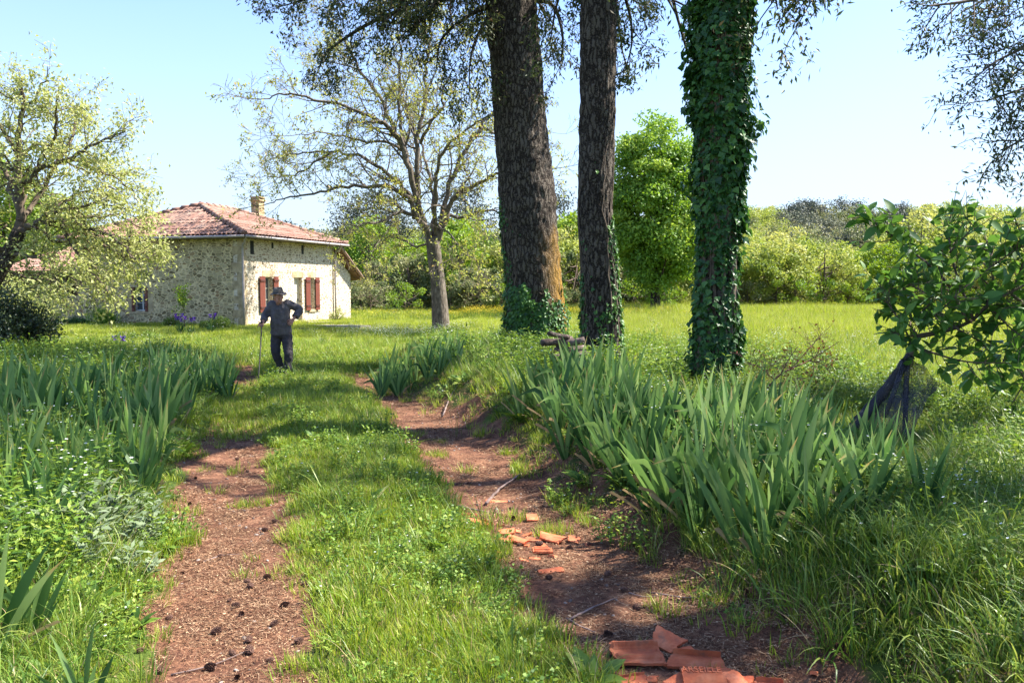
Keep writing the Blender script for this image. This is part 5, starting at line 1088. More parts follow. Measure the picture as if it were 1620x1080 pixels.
def bloom(px, py, Y, hgt, n, lab, seed):
    r = np.random.default_rng(seed); b = A3(px, py, Y); root = empty('iris_plant', (b[0], Y, float(HG(b[0], Y))), lab, 'iris', 'flowering irises')
    lv = fan(seed, 7, hgt*.6, hgt*.85, .04).mesh('iris_leaves', [M['iris'], M['dry']]); o = bpy.data.objects.new('leaves', lv); COL.objects.link(o); o.parent = root
    for k in range(n):
        t = np.array([r.normal()*.16, r.normal()*.1, hgt*r.uniform(.85, 1.05)]); st = MB(); st.add(*tube(catmull([[t[0]*.3, t[1]*.3, 0], t*[.7, .7, .5], t], 3), .007, 5)); s_ = st.build('stalk', M['iris'], root)
        f = MB(); a = np.arange(3)*2*pi/3+r.uniform(0, 2); 
        V, F = cards(np.repeat(t[None], 3, 0), np.stack([np.cos(a), np.sin(a), np.full(3, 1.3)], -1), np.stack([np.cos(a), np.sin(a), np.full(3, -.5)], -1), .09, .075, .3); f.add(V, F, .6)
        V, F = cards(np.repeat(t[None], 3, 0), np.stack([np.cos(a+1), np.sin(a+1), np.full(3, -.7)], -1), np.stack([np.cos(a+1)*.5, np.sin(a+1)*.5, np.ones(3)], -1), .10, .08, -.2); f.add(V, F, .3); f.build('flower', M['purple'], s_)
bloom(285, 515, 27.5, .62, 6, 'iris with violet flowers beside the slender lime green young tree', 401)
bloom(303, 517, 27, .55, 4, 'iris with violet flowers left of the round clipped shrub', 402)
bloom(333, 517, 27.6, .6, 3, 'iris with dark violet flowers in front of the round clipped shrub', 403)
bloom(193, 572, 19, .35, 3, 'low iris with blue flowers alone in the shaded lawn', 404)
print('irises', nI)

# ------------------------------------------------------------------ sapling with wrapped leaning trunk
LS, LFc = leafshape()
YS = 7.0; rng = np.random.default_rng(60); S_ = lambda px, py, dy=0: A3(px, py, YS+dy)
W_ = MB(); tips = []
tr = [S_(1333, 705), S_(1352, 672), S_(1385, 635), S_(1420, 590), S_(1440, 562), S_(1446, 545), S_(1452, 532)]
Vt, Ft = tube(catmull(tr, 5), np.linspace(.042, .03, 31), 10, True, .12, 2)
base_g = G(1333, 705, .3)
brs = [([(1452,532),(1500,522),(1540,505),(1580,470),(1660,450)], .024, .2), ([(1540,505),(1570,478),(1640,440),(1690,400)], .015, -.4), ([(1452,532),(1440,510),(1462,490),(1475,470)], .012, .5), ([(1530,508),(1500,450),(1470,420),(1430,388),(1400,365),(1378,350)], .013, -.3),
       ([(1540,505),(1512,430),(1502,380),(1504,338)], .012, .3), ([(1600,465),(1622,400),(1606,345)], .012, -.1), ([(1560,490),(1572,430),(1558,372)], .010, .4), ([(1450,545),(1470,556),(1530,572),(1600,574)], .012, -.3),
       ([(1510,518),(1555,545),(1585,590)], .010, .2), ([(1600,465),(1650,510),(1640,575)], .012, .3), ([(1446,548),(1425,510),(1405,480),(1392,450)], .010, .2), ([(1475,470),(1440,450),(1415,440)], .007, .3),
       ([(1452,532),(1432,530),(1408,528)], .008, -.2), ([(1640,455),(1650,400),(1640,350)], .012, .2), ([(1558,430),(1600,400),(1640,380)], .008, -.3), ([(1600,574),(1620,600),(1600,640)], .007, 0), ([(1502,400),(1530,370),(1545,350)], .007, -.2), ([(1500,520),(1480,500),(1500,480),(1530,450)], .008, -.4), ([(1560,480),(1600,520),(1630,540)], .008, -.5)]
LPp, LPd = [], []
for pts, r0, dy in brs:
    n = len(pts); Pv = catmull([S_(a, b, dy*i/(n-1)) for i, (a, b) in enumerate(pts)], 5); m = len(Pv); Rv = np.linspace(r0, .004, m); W_.add(*tube(Pv, Rv, 6))
    L = np.linalg.norm(np.diff(Pv, axis=0), axis=1).sum(); k = int(L*31)
    for j in range(k):
        t = .12+.88*(j+rng.uniform())/k; i = min(int(t*(m-1)), m-2); ax = nrm(Pv[i+1]-Pv[i]); s = nrm(np.cross(ax, rng.normal(size=3))+[0, 0, .2]); ln = rng.uniform(.06, .26)
        tw = catmull([Pv[i], Pv[i]+(ax*.5+s)*ln*.5, Pv[i]+(ax*.8+s)*ln], 3); W_.add(*tube(tw, np.linspace(.004, .002, len(tw)), 4, False))
        for q_ in range(rng.integers(2, 6)):
            f = rng.uniform(.45, 1); LPp.append(tw[min(int(f*6), 6)]); LPd.append(nrm(rng.normal(size=3)+ax*.3+s*.5+np.array([0, 0, -.25])))
    for q_ in range(5): LPp.append(Pv[-1]); LPd.append(nrm((Pv[-1]-Pv[-2])*20+rng.normal(0, .6, 3)+[0, 0, .2]))
LPp, LPd = np.array(LPp), np.array(LPd); k = len(LPp); print('sapling leaves', k)
N_ = nrm(rng.normal(0, .55, (k, 3))+[0, 0, 1]); V, F, Tt = shaped(LPp, LPd, N_, rng.uniform(.065, .17, k), np.clip(rng.normal(.45, .22, k), 0, 1), rng, LS, LFc)
root = empty('young_tree', (base_g[0], base_g[1], .25), 'young large-leaved tree at the right edge, its leaning trunk wrapped in dark netting', 'tree'); o0 = np.array(root.location)
t = MB(); t.add(Vt-o0, Ft); t.build('trunk', M['bark_grey'], root); W_.v = [v-o0 for v in W_.v]; W_.build('branches', M['twig'], root); lf = MB(); lf.add(V-o0, F, Tt); lf.build('leaves', M['sapling'], root, True)
def netmat():
    m, N, L = newmat('dark_shade_netting'); tc = N.new("ShaderNodeTexCoord"); n = N.new("ShaderNodeTexNoise"); n.inputs['Scale'].default_value = 7; n.inputs['Detail'].default_value = 4; L.new(tc.outputs['Object'], n.inputs['Vector'])
    v = N.new("ShaderNodeTexVoronoi"); v.inputs['Scale'].default_value = 130; L.new(tc.outputs['Object'], v.inputs['Vector'])
    a = N.new("ShaderNodeMath"); a.operation = 'MULTIPLY_ADD'; a.inputs[1].default_value = .55; L.new(v.outputs['Distance'], a.inputs[0]); L.new(n.outputs[0], a.inputs[2])
    mr = N.new("ShaderNodeMapRange"); mr.inputs[1].default_value = .68; mr.inputs[2].default_value = .95; mr.inputs[3].default_value = 0.05; mr.inputs[4].default_value = .62; L.new(a.outputs[0], mr.inputs[0])
    d = N.new("ShaderNodeBsdfPrincipled"); d.inputs[0].default_value = (.022, .02, .03, 1); d.inputs['Roughness'].default_value = .6; t = N.new("ShaderNodeBsdfTransparent"); mx_ = N.new("ShaderNodeMixShader")
    L.new(mr.outputs[0], mx_.inputs[0]); L.new(d.outputs[0], mx_.inputs[1]); L.new(t.outputs[0], mx_.inputs[2]); o = N.new("ShaderNodeOutputMaterial"); L.new(mx_.outputs[0], o.inputs[0]); return m
M['net'] = netmat()
nb = MB()
wr = catmull([S_(1318, 722, -.02), S_(1338, 697), S_(1360, 665), S_(1388, 632), S_(1420, 590), S_(1440, 562)], 6); nb.add(*tube(wr, np.linspace(.06, .038, len(wr))*(1+.12*np.sin(np.arange(len(wr))*1.7)), 12, False, .25, 9))
A_ = catmull([S_(1345, 700, .02), S_(1372, 660), S_(1405, 612), S_(1438, 563)], 8); B_ = catmull([S_(1420, 730, -.25), S_(1436, 690, -.3), S_(1462, 648, -.25), S_(1486, 600, -.15)], 8); nn = len(A_); g_ = np.linspace(0, 1, 16)
V = np.array([[A_[i]*(1-u)+B_[i]*u + np.array([0, .05*sin(u*9+i*.3)*u, -.03*sin(u*7+1)*u]) for u in g_] for i in range(nn)])
V = V + (fbm(np.arange(nn)[:, None]*.35+0*g_[None], g_[None]*4+0*np.arange(nn)[:, None], 5)-.47)[..., None]*np.array([.03, .12, .03])
ii = np.arange((nn-1)*15); r_, c_ = ii//15, ii % 15; q_ = r_*16+c_; nb.add(V.reshape(-1, 3), np.stack([q_, q_+1, q_+17, q_+16], -1))
for a, b, dy in (((1436, 566), (1430, 700), -.12), ((1430, 575), (1400, 660), -.2)): nb.add(*tube(catmull([S_(*a, dy*.3), S_((a[0]+b[0])/2, (a[1]+b[1])/2, dy), S_(*b, dy)], 6), [.022]*13, 7, True, .4, 4))
tr_ = A3(1340, 690, YS); no = nb.build('netting', M['net'], None, True, tr_); tag(no, 'dark shade netting wrapped round the leaning trunk and hanging off its right side', 'netting')
# stump of an old post
# ------------------------------------------------------------------ dead reddish branch
rng = np.random.default_rng(61); W_ = MB(); tips = []; YB = 8.6; Sb = lambda px, py, dy=0: A3(px, py, YB+dy)
for pts, r0 in (([(1205,625),(1235,592),(1280,570),(1328,540)], .012), ([(1235,592),(1250,565),(1262,548)], .006), ([(1225,600),(1200,580),(1178,572)], .006), ([(1280,570),(1300,575),(1315,590)], .005), ([(1250,585),(1290,540),(1300,528)], .005), ([(1215,612),(1260,600),(1300,595)], .006)):
    Pv = catmull([Sb(a, b, rng.normal()*.15) for a, b in pts], 5); W_.add(*tube(Pv, np.linspace(r0, .003, len(Pv)), 5)); 
    for j in range(16): i = rng.integers(2, len(Pv)-1); branchy(W_, tips, Pv[i], nrm(rng.normal(size=3)+[0, 0, .4]), rng.uniform(.08, .3), .003, 1, rng, (2, 2), .8, 0, .2, 3, 3, .5, .0015)
b = Sb(1205, 625); root = empty('dead_branch', (b[0], YB, .3), 'dry reddish branch with a few withered red leaves sticking out of the meadow grass', 'branch'); o0 = np.array(root.location)
W_.v = [v-o0 for v in W_.v]; W_.build('twigs', flat('red_brown_twig', (.22, .09, .06), .8), root); lf = leaf_on([tips[i] for i in range(0, len(tips), 3)], 2.2, .035, .018, rng, .02, .2); lf.v = [v-o0 for v in lf.v]; lf.build('leaves', M['redleaf'], root, False)
# ------------------------------------------------------------------ log pile between two trunks
M['logwood'] = surfmat('rotting_log', [(.03,.02,.017),(.085,.06,.05),(.2,.15,.13)], 9, 6, .95, .8)
rng = np.random.default_rng(62); YL = 12.0
logs = [((857, 542), (905, 536), .05, 'pale grey end log sticking out left, near the top of the pile'), ((868, 527), (900, 533), .035, 'thin bent branch lying on top of the log pile'), ((880, 546), (925, 538), .055, 'pinkish grey log lying across the top of the pile'), ((878, 556), (926, 551), .06, 'dark log in the upper middle of the pile'), ((872, 566), (924, 563), .06, 'dark log at half height of the pile'),
        ((882, 577), (926, 574), .055, 'shaded log in the lower middle of the pile'), ((890, 566), (915, 590), .045, 'log leaning steeply against the front of the pile'), ((888, 590), (915, 588), .05, 'pale log lying at the foot of the pile'), ((905, 562), (930, 560), .05, 'log whose right end touches the slimmer trunk'), ((868, 580), (900, 598), .04, 'reddish brown log slipping off the left of the pile'), ((900, 605), (925, 600), .05, 'mossy log hidden in the grass before the pile')]
for (a, b, r, lab) in logs:
    p, q_ = A3(*a, YL-rng.uniform(-.1, .25)), A3(*b, YL+rng.uniform(-.15, .15)); 
    m_ = MB(); m_.add(*tube(catmull([p, (p+q_)/2+rng.normal(0, .012, 3), q_], 4), [r, r*1.02, r, r*.97, r*.95, r*.97, r*.93, r*.94, r*.9], 12, True, .15, int(r*1000)), tint=.5); c = (p+q_)/2
    o = m_.build('log', M['logwood'], None, True, c); tag(o, lab, 'log', 'logs piled between the mossy trunk and the slimmer trunk')
mbl = MB()
# ------------------------------------------------------------------ cones, sticks, broken tiles
cm = MB(); r_ = np.random.default_rng(3)
cm.add(*tube(catmull([[-.028, 0, .02], [-.02, 0, .02], [0, 0, .02], [.02, 0, .02], [.03, 0, .02]], 3), [.004, .007, .009, .010, .011, .011, .011, .010, .009, .008, .006, .004, .003], 8))
k = 64; t = np.linspace(0, 1, k); a = np.arange(k)*2.4; rr = .010*np.sin(np.clip(t*.9+.08, 0, 1)*pi)**.6+.003; P = np.stack([-.028+.058*t, rr*np.cos(a), .02+rr*np.sin(a)], -1); O = np.stack([0*a+.75, np.cos(a), np.sin(a)], -1)
V, F = cards(P-O*.003, O, np.stack([0*a+1, -np.cos(a), -np.sin(a)], -1), .023, .020, .45); cm.add(V, F, .4)
cone_me = cm.mesh('pine_cone', M['cone'], False)
def cone(px, py, lab, grp, s=1.0):
    g = G(px, py, -.05); o = bpy.data.objects.new('pine_cone', cone_me); COL.objects.link(o); o.location = (g[0], g[1], float(HG(g[0], g[1]))+.003); r_ = rngI
    s = s*r_.uniform(.4, .75); o.scale = (s, s*r_.uniform(.9, 1.1), s); o.rotation_euler = (r_.uniform(-.3, .3), r_.uniform(-.25, .25), r_.uniform(0, 6.28)); tag(o, lab, 'pine cone', grp)
for px, py in ((289,842),(302,855),(319,847),(288,910),(393,919),(398,928),(423,914),(460,906),(482,930),(363,949),(371,959),(382,973),(433,990),(393,1015),(368,1034),(395,1032),(436,826),(474,858),(417,838),(255,1068),(224,1041),(330,1058),(376,1073),(391,690),(376,724),(388,740),(392,745),(417,760),(300,800),(350,880),(450,960),(270,980),(340,1000),(470,1020),(430,1050),(385,650),(310,760)):
    cone(px, py, 'dark pine cone lying on the bare earth of the left rut', 'pine cones on the left rut')
for px, py in ((744,763),(809,802),(823,861),(863,869),(900,863),(932,861),(855,860),(813,819),(655,693),(690,735),(960,905),(985,930),(1010,960),(1240,1000),(1180,960),(1120,930),(1290,1020),(960,1000),(1330,1050),(870,915)):
    cone(px, py, 'dark pine cone lying on the bare earth of the right rut', 'pine cones on the right rut')
sticks = [((900, 968), (938, 950), (976, 933), .007, 'long pale twig curving across the shaded right rut'), ((897, 966), (915, 978), (942, 986), .006, 'dark twig crossing the pale one on the right rut'), ((770, 790), (790, 768), (822, 748), .014, 'thick dark dead stick on the bank above the broken tiles'), ((320, 882), (350, 872), (378, 868), .004, 'straight pale stick lying on the left rut'),
          ((995, 925), (1020, 932), (1048, 930), .004, 'thin whitish twig near the iris bed on the right rut'), ((722, 795), (750, 800), (775, 803), .009, 'dark flat stick beside the green patch of the right rut'), ((598, 622), (610, 615), (640, 612), .008, 'fallen stick on the right rut near the bend'), ((1030, 925), (1100, 940), (1160, 935), .004, 'slender twig under the leaves of the iris bed'), ((270, 1060), (340, 1040), (400, 1015), .004, 'long thin curved twig at the near end of the left rut'),
          ((700, 655), (716, 640), (740, 625), .012, 'bleached branch poking out of the bank by the right rut')]
for a, b, c, r, lab in sticks:
    P = [G(*p, -.02) for p in (a, b, c)]; P = [np.array([p[0], p[1], float(HG(p[0], p[1]))+r*.8+.004]) for p in P]; P[1][2] += r*.8; m_ = MB(); pv = catmull(P, 5); pv[:, :2] += rngI.normal(0, r*.3, (len(pv), 2)); m_.add(*tube(pv, np.linspace(r, r*.45, len(pv)), 6, True, .2, 3))
    o = m_.build('stick', M['deadwood'], None, True, P[1]); tag(o, lab, 'stick', 'sticks fallen on the track')
def shard(px, py, L, Wd, yaw, tilt=(0, 0), curve=0, ribs=0, lip=0, lift=.012, seed=0, label='', mat='tile_red', n=22, corners=.25, name='tile_fragment', dirt=False):
    r = np.random.default_rng(seed+500); g = G(px, py, .02); u = np.linspace(-.5, .5, n); U_, V_ = np.meshgrid(u, u)
    cj = r.uniform(-corners, corners, (4, 2))*.5; s, t_ = U_+.5, V_+.5
    off = ((1-s)*(1-t_))[..., None]*cj[0]+(s*(1-t_))[..., None]*cj[1]+(s*t_)[..., None]*cj[2]+((1-s)*t_)[..., None]*cj[3]
    edge = np.maximum(abs(U_), abs(V_))*2; ang = np.arctan2(V_, U_); jag = (noise2(ang*5+10, ang*0+seed, seed)-.5)*.12+(noise2(ang*17+10, ang*0+seed, seed)-.5)*.05
    x = (U_*(1+jag*edge**4)+off[..., 0])*L; y = (V_*(1+jag*edge**4)+off[..., 1])*Wd
    z = -(curve+.25*Wd*(seed % 3 != 0)*.5)*(V_*2)**2 + (.006*np.clip(np.cos(V_*2*pi*ribs)*3, -1, 1) if ribs else 0)*(abs(U_) < .42) + lip*sstep(.40, .44, V_) + (noise2(U_*20, V_*20, seed)-.5)*.0015
    th = .013; top = np.stack([x, y, z], -1).reshape(-1, 3); bot = top - [0, 0, th]; nn = n*n
    i = np.arange((n-1)*(n-1)); rr, cc_ = i//(n-1), i % (n-1); q_ = rr*n+cc_; F1 = np.stack([q_, q_+1, q_+n+1, q_+n], -1); F2 = F1[:, ::-1]+nn
    ring = np.r_[np.arange(n-1), (np.arange(n-1)*n+n-1), (n*n-1-np.arange(n-1)), ((n-1-np.arange(n-1))*n)]; nx_ = np.roll(ring, -1); F3 = np.stack([nx_, ring, ring+nn, nx_+nn], -1)
    mb = MB(); mb.add(np.vstack([top, bot]), np.vstack([F1, F2, F3])); o = mb.build(name, M[mat], None, False)
    o.location = (g[0], g[1], float(HG(g[0], g[1]))+lift); o.rotation_euler = (tilt[0], tilt[1], yaw); tag(o, label, 'tile fragment', 'broken terracotta roof tiles'); return o
sh = [(1010, 1018, .215, .15, .10, (.10, 0), .0, 2, .02, .035, 'large ribbed flat tile piece dirty on top, leftmost of the near pile'),
 (1053, 996, .13, .10, -.7, (.35, .2), 0, 0, 0, .05, 'darker tile piece propped at the back of the near pile'),
 (1100, 1026, .22, .075, -.08, (.25, 0), 0, 0, .03, .045, 'long tile piece with a raised rim at the back right of the near pile'),
 (1178, 1058, .12, .10, -1.2, (-.35, .25), .03, 0, 0, .05, 'curved tile piece tipped up at the right of the lettered one'),
 (1000, 1056, .11, .075, .1, (.15, -.1), 0, 0, .012, .02, 'rounded lobe-shaped tile piece in front of the ribbed flat one'),
 (1022, 1045, .11, .05, .1, (.1, 0), 0, 0, 0, .015, 'small flat tile piece under the ribbed flat one'),
 (955, 1079, .07, .05, .3, (0, 0), 0, 0, 0, .01, 'tiny tile piece alone left of the near pile'),
 (1222, 1060, .13, .07, -.1, (.2, .05), 0, 2, .015, .03, 'bright orange ribbed tile piece, rightmost of the near pile'),
 (1205, 1078, .11, .05, .2, (.1, 0), 0, 0, 0, .02, 'tile chip in front of the rightmost bright piece'),
 (1176, 1052, .07, .06, -.5, (.3, -.3), 0, 0, 0, .03, 'small dark red chip right of the curved tile piece'),
 (1088, 1078, .12, .04, -.8, (.6, .1), 0, 0, 0, .02, 'narrow tile splinter standing on edge at the front of the near pile'),
 (1062, 1078, .07, .05, .6, (.2, .3), 0, 0, 0, .02, 'broken tile chip beside the grass tuft of the near pile'),
 (764, 819, .15, .06, -.55, (.2, .1), 0, 0, .01, .03, 'dark red slab tile piece, leftmost of the farther scatter'),
 (742, 800, .13, .06, -.4, (.1, 0), 0, 0, 0, .015, 'shaded brown tile piece by the green patch'),
 (801, 832, .12, .06, .35, (.25, 0), 0, 0, 0, .035, 'tile piece leaning on its neighbours in the farther scatter'),
 (797, 842, .09, .05, -.2, (.1, .1), 0, 0, 0, .02, 'pointed tile chip at the front left of the farther scatter'),
 (820, 841, .13, .05, -.5, (.3, .1), 0, 0, 0, .03, 'tile piece in the middle of the farther scatter'),
 (872, 836, .16, .07, -.5, (.3, .1), 0, 0, 0, .04, 'long orange tile piece at the back right of the farther scatter'),
 (858, 852, .13, .08, .35, (.15, .1), 0, 2.5, 0, .025, 'grooved tile piece with parallel ridges in the farther scatter'),
 (872, 881, .15, .05, .28, (.15, 0), 0, 0, 0, .02, 'flat tile strip lying alone nearest in the farther scatter'),
 (846, 860, .07, .04, .2, (0, .1), 0, 0, 0, .01, 'pale tile chip left of the grooved piece'),
 (908, 836, .07, .06, -.2, (.3, .2), 0, 0, 0, .02, 'dull round tile chip, rightmost of the farther scatter'),
 (788, 775, .17, .10, .1, (.1, .1), .01, 0, 0, .01, 'earth-coloured tile piece half buried in the bank'),
 (775, 813, .08, .04, .2, (0, .2), 0, 0, 0, .015, 'small orange chip right of the dark red slab'),
 (842, 806, .09, .06, .5, (.5, .1), 0, 0, 0, .03, 'tile chip standing in the weeds behind the farther scatter')]
sh += [(1075, 1050, .12, .07, .5, (.2, -.2), 0, 0, 0, .03, 'orange tile piece tilted against the lettered one on its left'), (1140, 1074, .12, .05, -.4, (.3, .1), 0, 0, 0, .025, 'tile piece at the very front edge of the near pile'), (1195, 1072, .09, .06, .7, (.2, .2), 0, 2, 0, .02, 'small ribbed tile piece right of the tipped up one'), (1030, 1064, .10, .06, -.3, (.1, .2), 0, 0, 0, .02, 'wedge shaped tile chip left of the grass tuft'), (1085, 1004, .07, .05, .4, (.3, 0), 0, 0, 0, .02, 'small tile chip behind the long rimmed piece')]
def more(cx, cy, n, rx_, ry_, txt, sd):
    r = np.random.default_rng(sd)
    for i in range(n): sh.append((cx+r.normal()*rx_, cy+r.normal()*ry_, r.uniform(.035, .08), r.uniform(.02, .05), r.uniform(-1.5, 1.5), (r.uniform(-.4, .4), r.uniform(-.4, .4)), 0, 0, 0, .012, txt))
more(1150, 1055, 24, 65, 12, 'little terracotta splinter among the near pile of broken tiles', 1); more(825, 838, 16, 45, 18, 'little terracotta splinter among the farther scatter of broken tiles', 2)
for k, s in enumerate(sh): shard(s[0], s[1], s[2], s[3], s[4], s[5], s[6], s[7], s[8], s[9], k, s[10])
let = shard(1116, 1050, .23, .12, -.03, (.22, 0), .01, 0, 0, .062, 77, 'pale pink curved tile piece with raised maker lettering')
fc = bpy.data.curves.new('lettering', 'FONT'); fc.body = 'ARSEILLE'; fc.size = .05; fc.extrude = .0022; fc.align_x = 'CENTER'; fc.align_y = 'CENTER'
fo_ = bpy.data.objects.new('lettering_curve', fc); COL.objects.link(fo_); bpy.context.view_layer.update(); fme = bpy.data.meshes.new_from_object(fo_.evaluated_get(bpy.context.evaluated_depsgraph_get())); bpy.data.objects.remove(fo_)
fo = bpy.data.objects.new('lettering', fme); COL.objects.link(fo); fo.parent = let; fo.location = (-.015, .012, .0006); fo.scale = (.85, 1, 1); fo.rotation_euler = (.0, 0, 0); fme.materials.clear(); fme.materials.append(M['tile_red'])

# ------------------------------------------------------------------ the old man
YM = float(G(448, 591)[1]) - .05; mm = lambda px, py, dy=0: A3(px, py, YM+dy); k1 = YM/FPX
def ell(c, r, n=12, rot=None):
    a = np.linspace(0, 2*pi, n, endpoint=False); t = np.linspace(-pi/2, pi/2, n//2+3)[1:-1]
    V = np.array([[cos(p)*cos(q_), cos(p)*sin(q_), sin(p)] for p in t for q_ in a]+[[0, 0, -1], [0, 0, 1]])*np.array(r)
    if rot is not None: V = V@rot.T
    m = len(t); i = np.arange(m-1)[:, None]*n; j = np.arange(n)[None]; kk = (j+1) % n; F = np.stack([i+j, i+kk, i+n+kk, i+n+j], -1).reshape(-1, 4); jj = np.arange(n); k2 = (jj+1) % n
    return V+c, [F, np.stack([np.full(n, m*n), k2, jj], -1), np.stack([np.full(n, m*n+1), (m-1)*n+jj, (m-1)*n+k2], -1)]
def loft(rows, n=20):
    V = []; a = np.linspace(0, 2*pi, n, endpoint=False)
    for c, rx, ry in rows: V += [[c[0]+rx*abs(cos(t))**.85*np.sign(cos(t)), c[1]+ry*sin(t), c[2]] for t in a]
    m = len(rows); V += [list(rows[0][0]), list(rows[-1][0])]; i = np.arange(m-1)[:, None]*n; j = np.arange(n)[None]; kk = (j+1) % n; F = np.stack([i+j, i+kk, i+n+kk, i+n+j], -1).reshape(-1, 4); jj = np.arange(n); k2 = (jj+1) % n
    return np.array(V), [F, np.stack([np.full(n, m*n), k2, jj], -1), np.stack([np.full(n, m*n+1), (m-1)*n+jj, (m-1)*n+k2], -1)]
def rx(a): c, s = cos(a), sin(a); return np.array([[1, 0, 0], [0, c, -s], [0, s, c]])
man = empty('person', (mm(448, 590)[0], YM, float(HG(mm(448, 590)[0], YM))), 'old man in dark clothes and brimmed hat, one hand on hip, walking with a cane', 'person'); mo = np.array(man.location)
def mpart(name, mb, mat, vox=.010, parent=None, sm=4, wr=0, wsc=.12):
    mb.v = [v-mo for v in mb.v]; o = mb.build(name, mat, parent or man, True)
    if vox:
        rm = o.modifiers.new('remesh', 'REMESH'); rm.mode = 'VOXEL'; rm.voxel_size = vox; rm.use_smooth_shade = True
        if sm: s_ = o.modifiers.new('smooth', 'SMOOTH'); s_.iterations = sm; s_.factor = .5
    if wr:
        tx = bpy.data.textures.new(name+'_folds', 'CLOUDS'); tx.noise_scale = wsc; d_ = o.modifiers.new('folds', 'DISPLACE'); d_.texture = tx; d_.strength = wr; d_.mid_level = .5
    return o
M['skin'] = surfmat('sunburnt_skin', [(.36,.16,.105),(.46,.23,.16)], 20, 4, .55, .1); M['shirt'] = surfmat('slate_shirt', [(.06,.052,.054),(.125,.108,.106)], 9, 5, .8, .3)
M['trousers'] = surfmat('dark_trousers', [(.024,.021,.024),(.056,.048,.052)], 10, 5, .85, .3); M['hat'] = surfmat('felt_hat', [(.08,.065,.052),(.19,.155,.13)], 14, 5, .9, .2); M['black'] = flat('black_leather', (.02, .018, .016), .6); M['cane'] = flat('cane_wood', (.022, .014, .01), .6); M['hair'] = flat('grey_hair', (.3, .28, .26), .9)
hc = mm(440.5, 469.5, -.20); tilt_ = rx(.42)                     # head bent forward, towards the camera
hp = lambda v: hc + tilt_@np.array(v)
bd = MB(); bd.add(*ell(hc, (.074, .092, .108), 20, tilt_)); bd.add(*ell(hp((0, -.035, -.07)), (.052, .055, .05), 14, tilt_)); bd.add(*ell(hp((0, -.062, -.098)), (.025, .022, .02), 10))
bd.add(*tube([hp((0, -.088, .012)), hp((0, -.104, -.02)), hp((0, -.108, -.035)), hp((0, -.092, -.042))], [.009, .012, .016, .009], 8)); bd.add(*ell(hp((0, -.088, -.062)), (.024, .010, .006), 10)); bd.add(*ell(hp((0, -.086, -.072)), (.02, .010, .006), 10))
for s in (-1, 1):
    bd.add(*ell(hp((s*.076, .005, -.01)), (.010, .02, .032), 10, tilt_)); bd.add(*ell(hp((s*.03, -.083, .026)), (.022, .010, .007), 8)); bd.add(*ell(hp((s*.042, -.06, -.025)), (.022, .02, .02), 8))
neck0 = mm(441, 484, -.08); bd.add(*tube([hc+[0, .03, -.05], (hc+neck0)/2+[0, .01, -.01], neck0, neck0+[0, .03, -.08]], [.058, .056, .06, .09], 12))
# arms and hands (skin), under the sleeves
def hand(bd, w, d, palmn, curl, spread=.5, flip=1, s=1.0):
    """wrist w, direction d (to the knuckles), palm normal"""
    d = nrm(d); n_ = nrm(palmn - d*np.dot(palmn, d)); sd = np.cross(d, n_)*flip; pl = .085*s
    bd.add(*tube([w-d*.03, w+d*.02], [.026*s, .027*s], 8))
    for i in range(5): u = (i-2)/2; bd.add(*tube([w+d*.01+sd*u*.016*s, w+d*pl+sd*u*.033*s], [.014*s, .0125*s], 7))
    for i, ln in enumerate((.068, .078, .073, .058)):
        u = (i-1.5)/1.5; p = w+d*pl+sd*u*.034*s; dd = nrm(d+sd*u*.12*spread); pts = [p-d*.015]; c_ = 0
        for sg in range(4): c_ = curl*(.35+.35*sg); pts.append(pts[-1]+(nrm(dd*cos(c_)+n_*sin(c_)))*ln*s/3.4)
        bd.add(*tube(pts, [.0105*s, .010*s, .0095*s, .009*s, .007*s], 7))
    tb = w+d*.025+sd*-.030*s; pts = [tb, tb+(d*.6-sd*.7+n_*.3)*.035*s, tb+(d*1.3-sd*.85+n_*(.3+curl*.6))*.045*s, tb+(d*1.9-sd*.7+n_*(.3+curl))*.048*s]; bd.add(*tube(pts, [.014*s, .012*s, .011*s, .008*s], 7))
shL, elL, wrL = mm(430, 482.5, -.07), mm(419.5, 499.5, -.10), mm(416.0, 508.5, -.30)
shR, elR, wrR = mm(456.5, 481, -.05), mm(474.5, 489.5, .06), mm(464.5, 504.5, -.10)
bd.add(*tube([shL, elL, wrL], [.05, .042, .028], 10)); bd.add(*tube([shR, elR, wrR], [.05, .042, .028], 10))
knob = mm(414.0, 513.5, -.36)
hand(bd, wrL, knob-wrL+np.array([0, -.02, .01]), np.array([-.1, .3, -1.]), 1.35, .3, 1, .95)
hand(bd, wrR, mm(458.5, 512.5, -.14)-wrR, np.array([-.35, .9, -.1]), .35, .8, 1, .95)
# hidden trunk of the body so that it is one figure
tr2 = [(mm(445.5, 527, .0), .13, .09), (mm(443.5, 505, -.03), .13, .09), (mm(443, 490, -.06), .14, .085), (neck0, .07, .06)]; bd.add(*loft(tr2))
legL = [mm(437, 529, .0), mm(437.5, 558, -.05), mm(444.6, 583, .02)]; legR = [mm(453.5, 529, .0), mm(456, 558, -.10), mm(455, 584, -.12)]
for lg in (legL, legR): bd.add(*tube(catmull(lg, 3), np.interp(np.arange(7), [0, 3, 6], [.07, .05, .035]), 10))
body = mpart('body', bd, M['skin'], .0055, sm=2)
ey = MB()
for s in (-1, 1): e_ = MB(); e_.add(*ell(hp((s*.030, -.086, .004)), (.010, .006, .005), 8)); mpart('eye', e_, M['black'], 0)
hr_ = MB(); hr_.add(*ell(hp((0, .022, .008)), (.081, .082, .09), 16, tilt_)); mpart('hair', hr_, M['hair'], .01, sm=2)
st = MB()
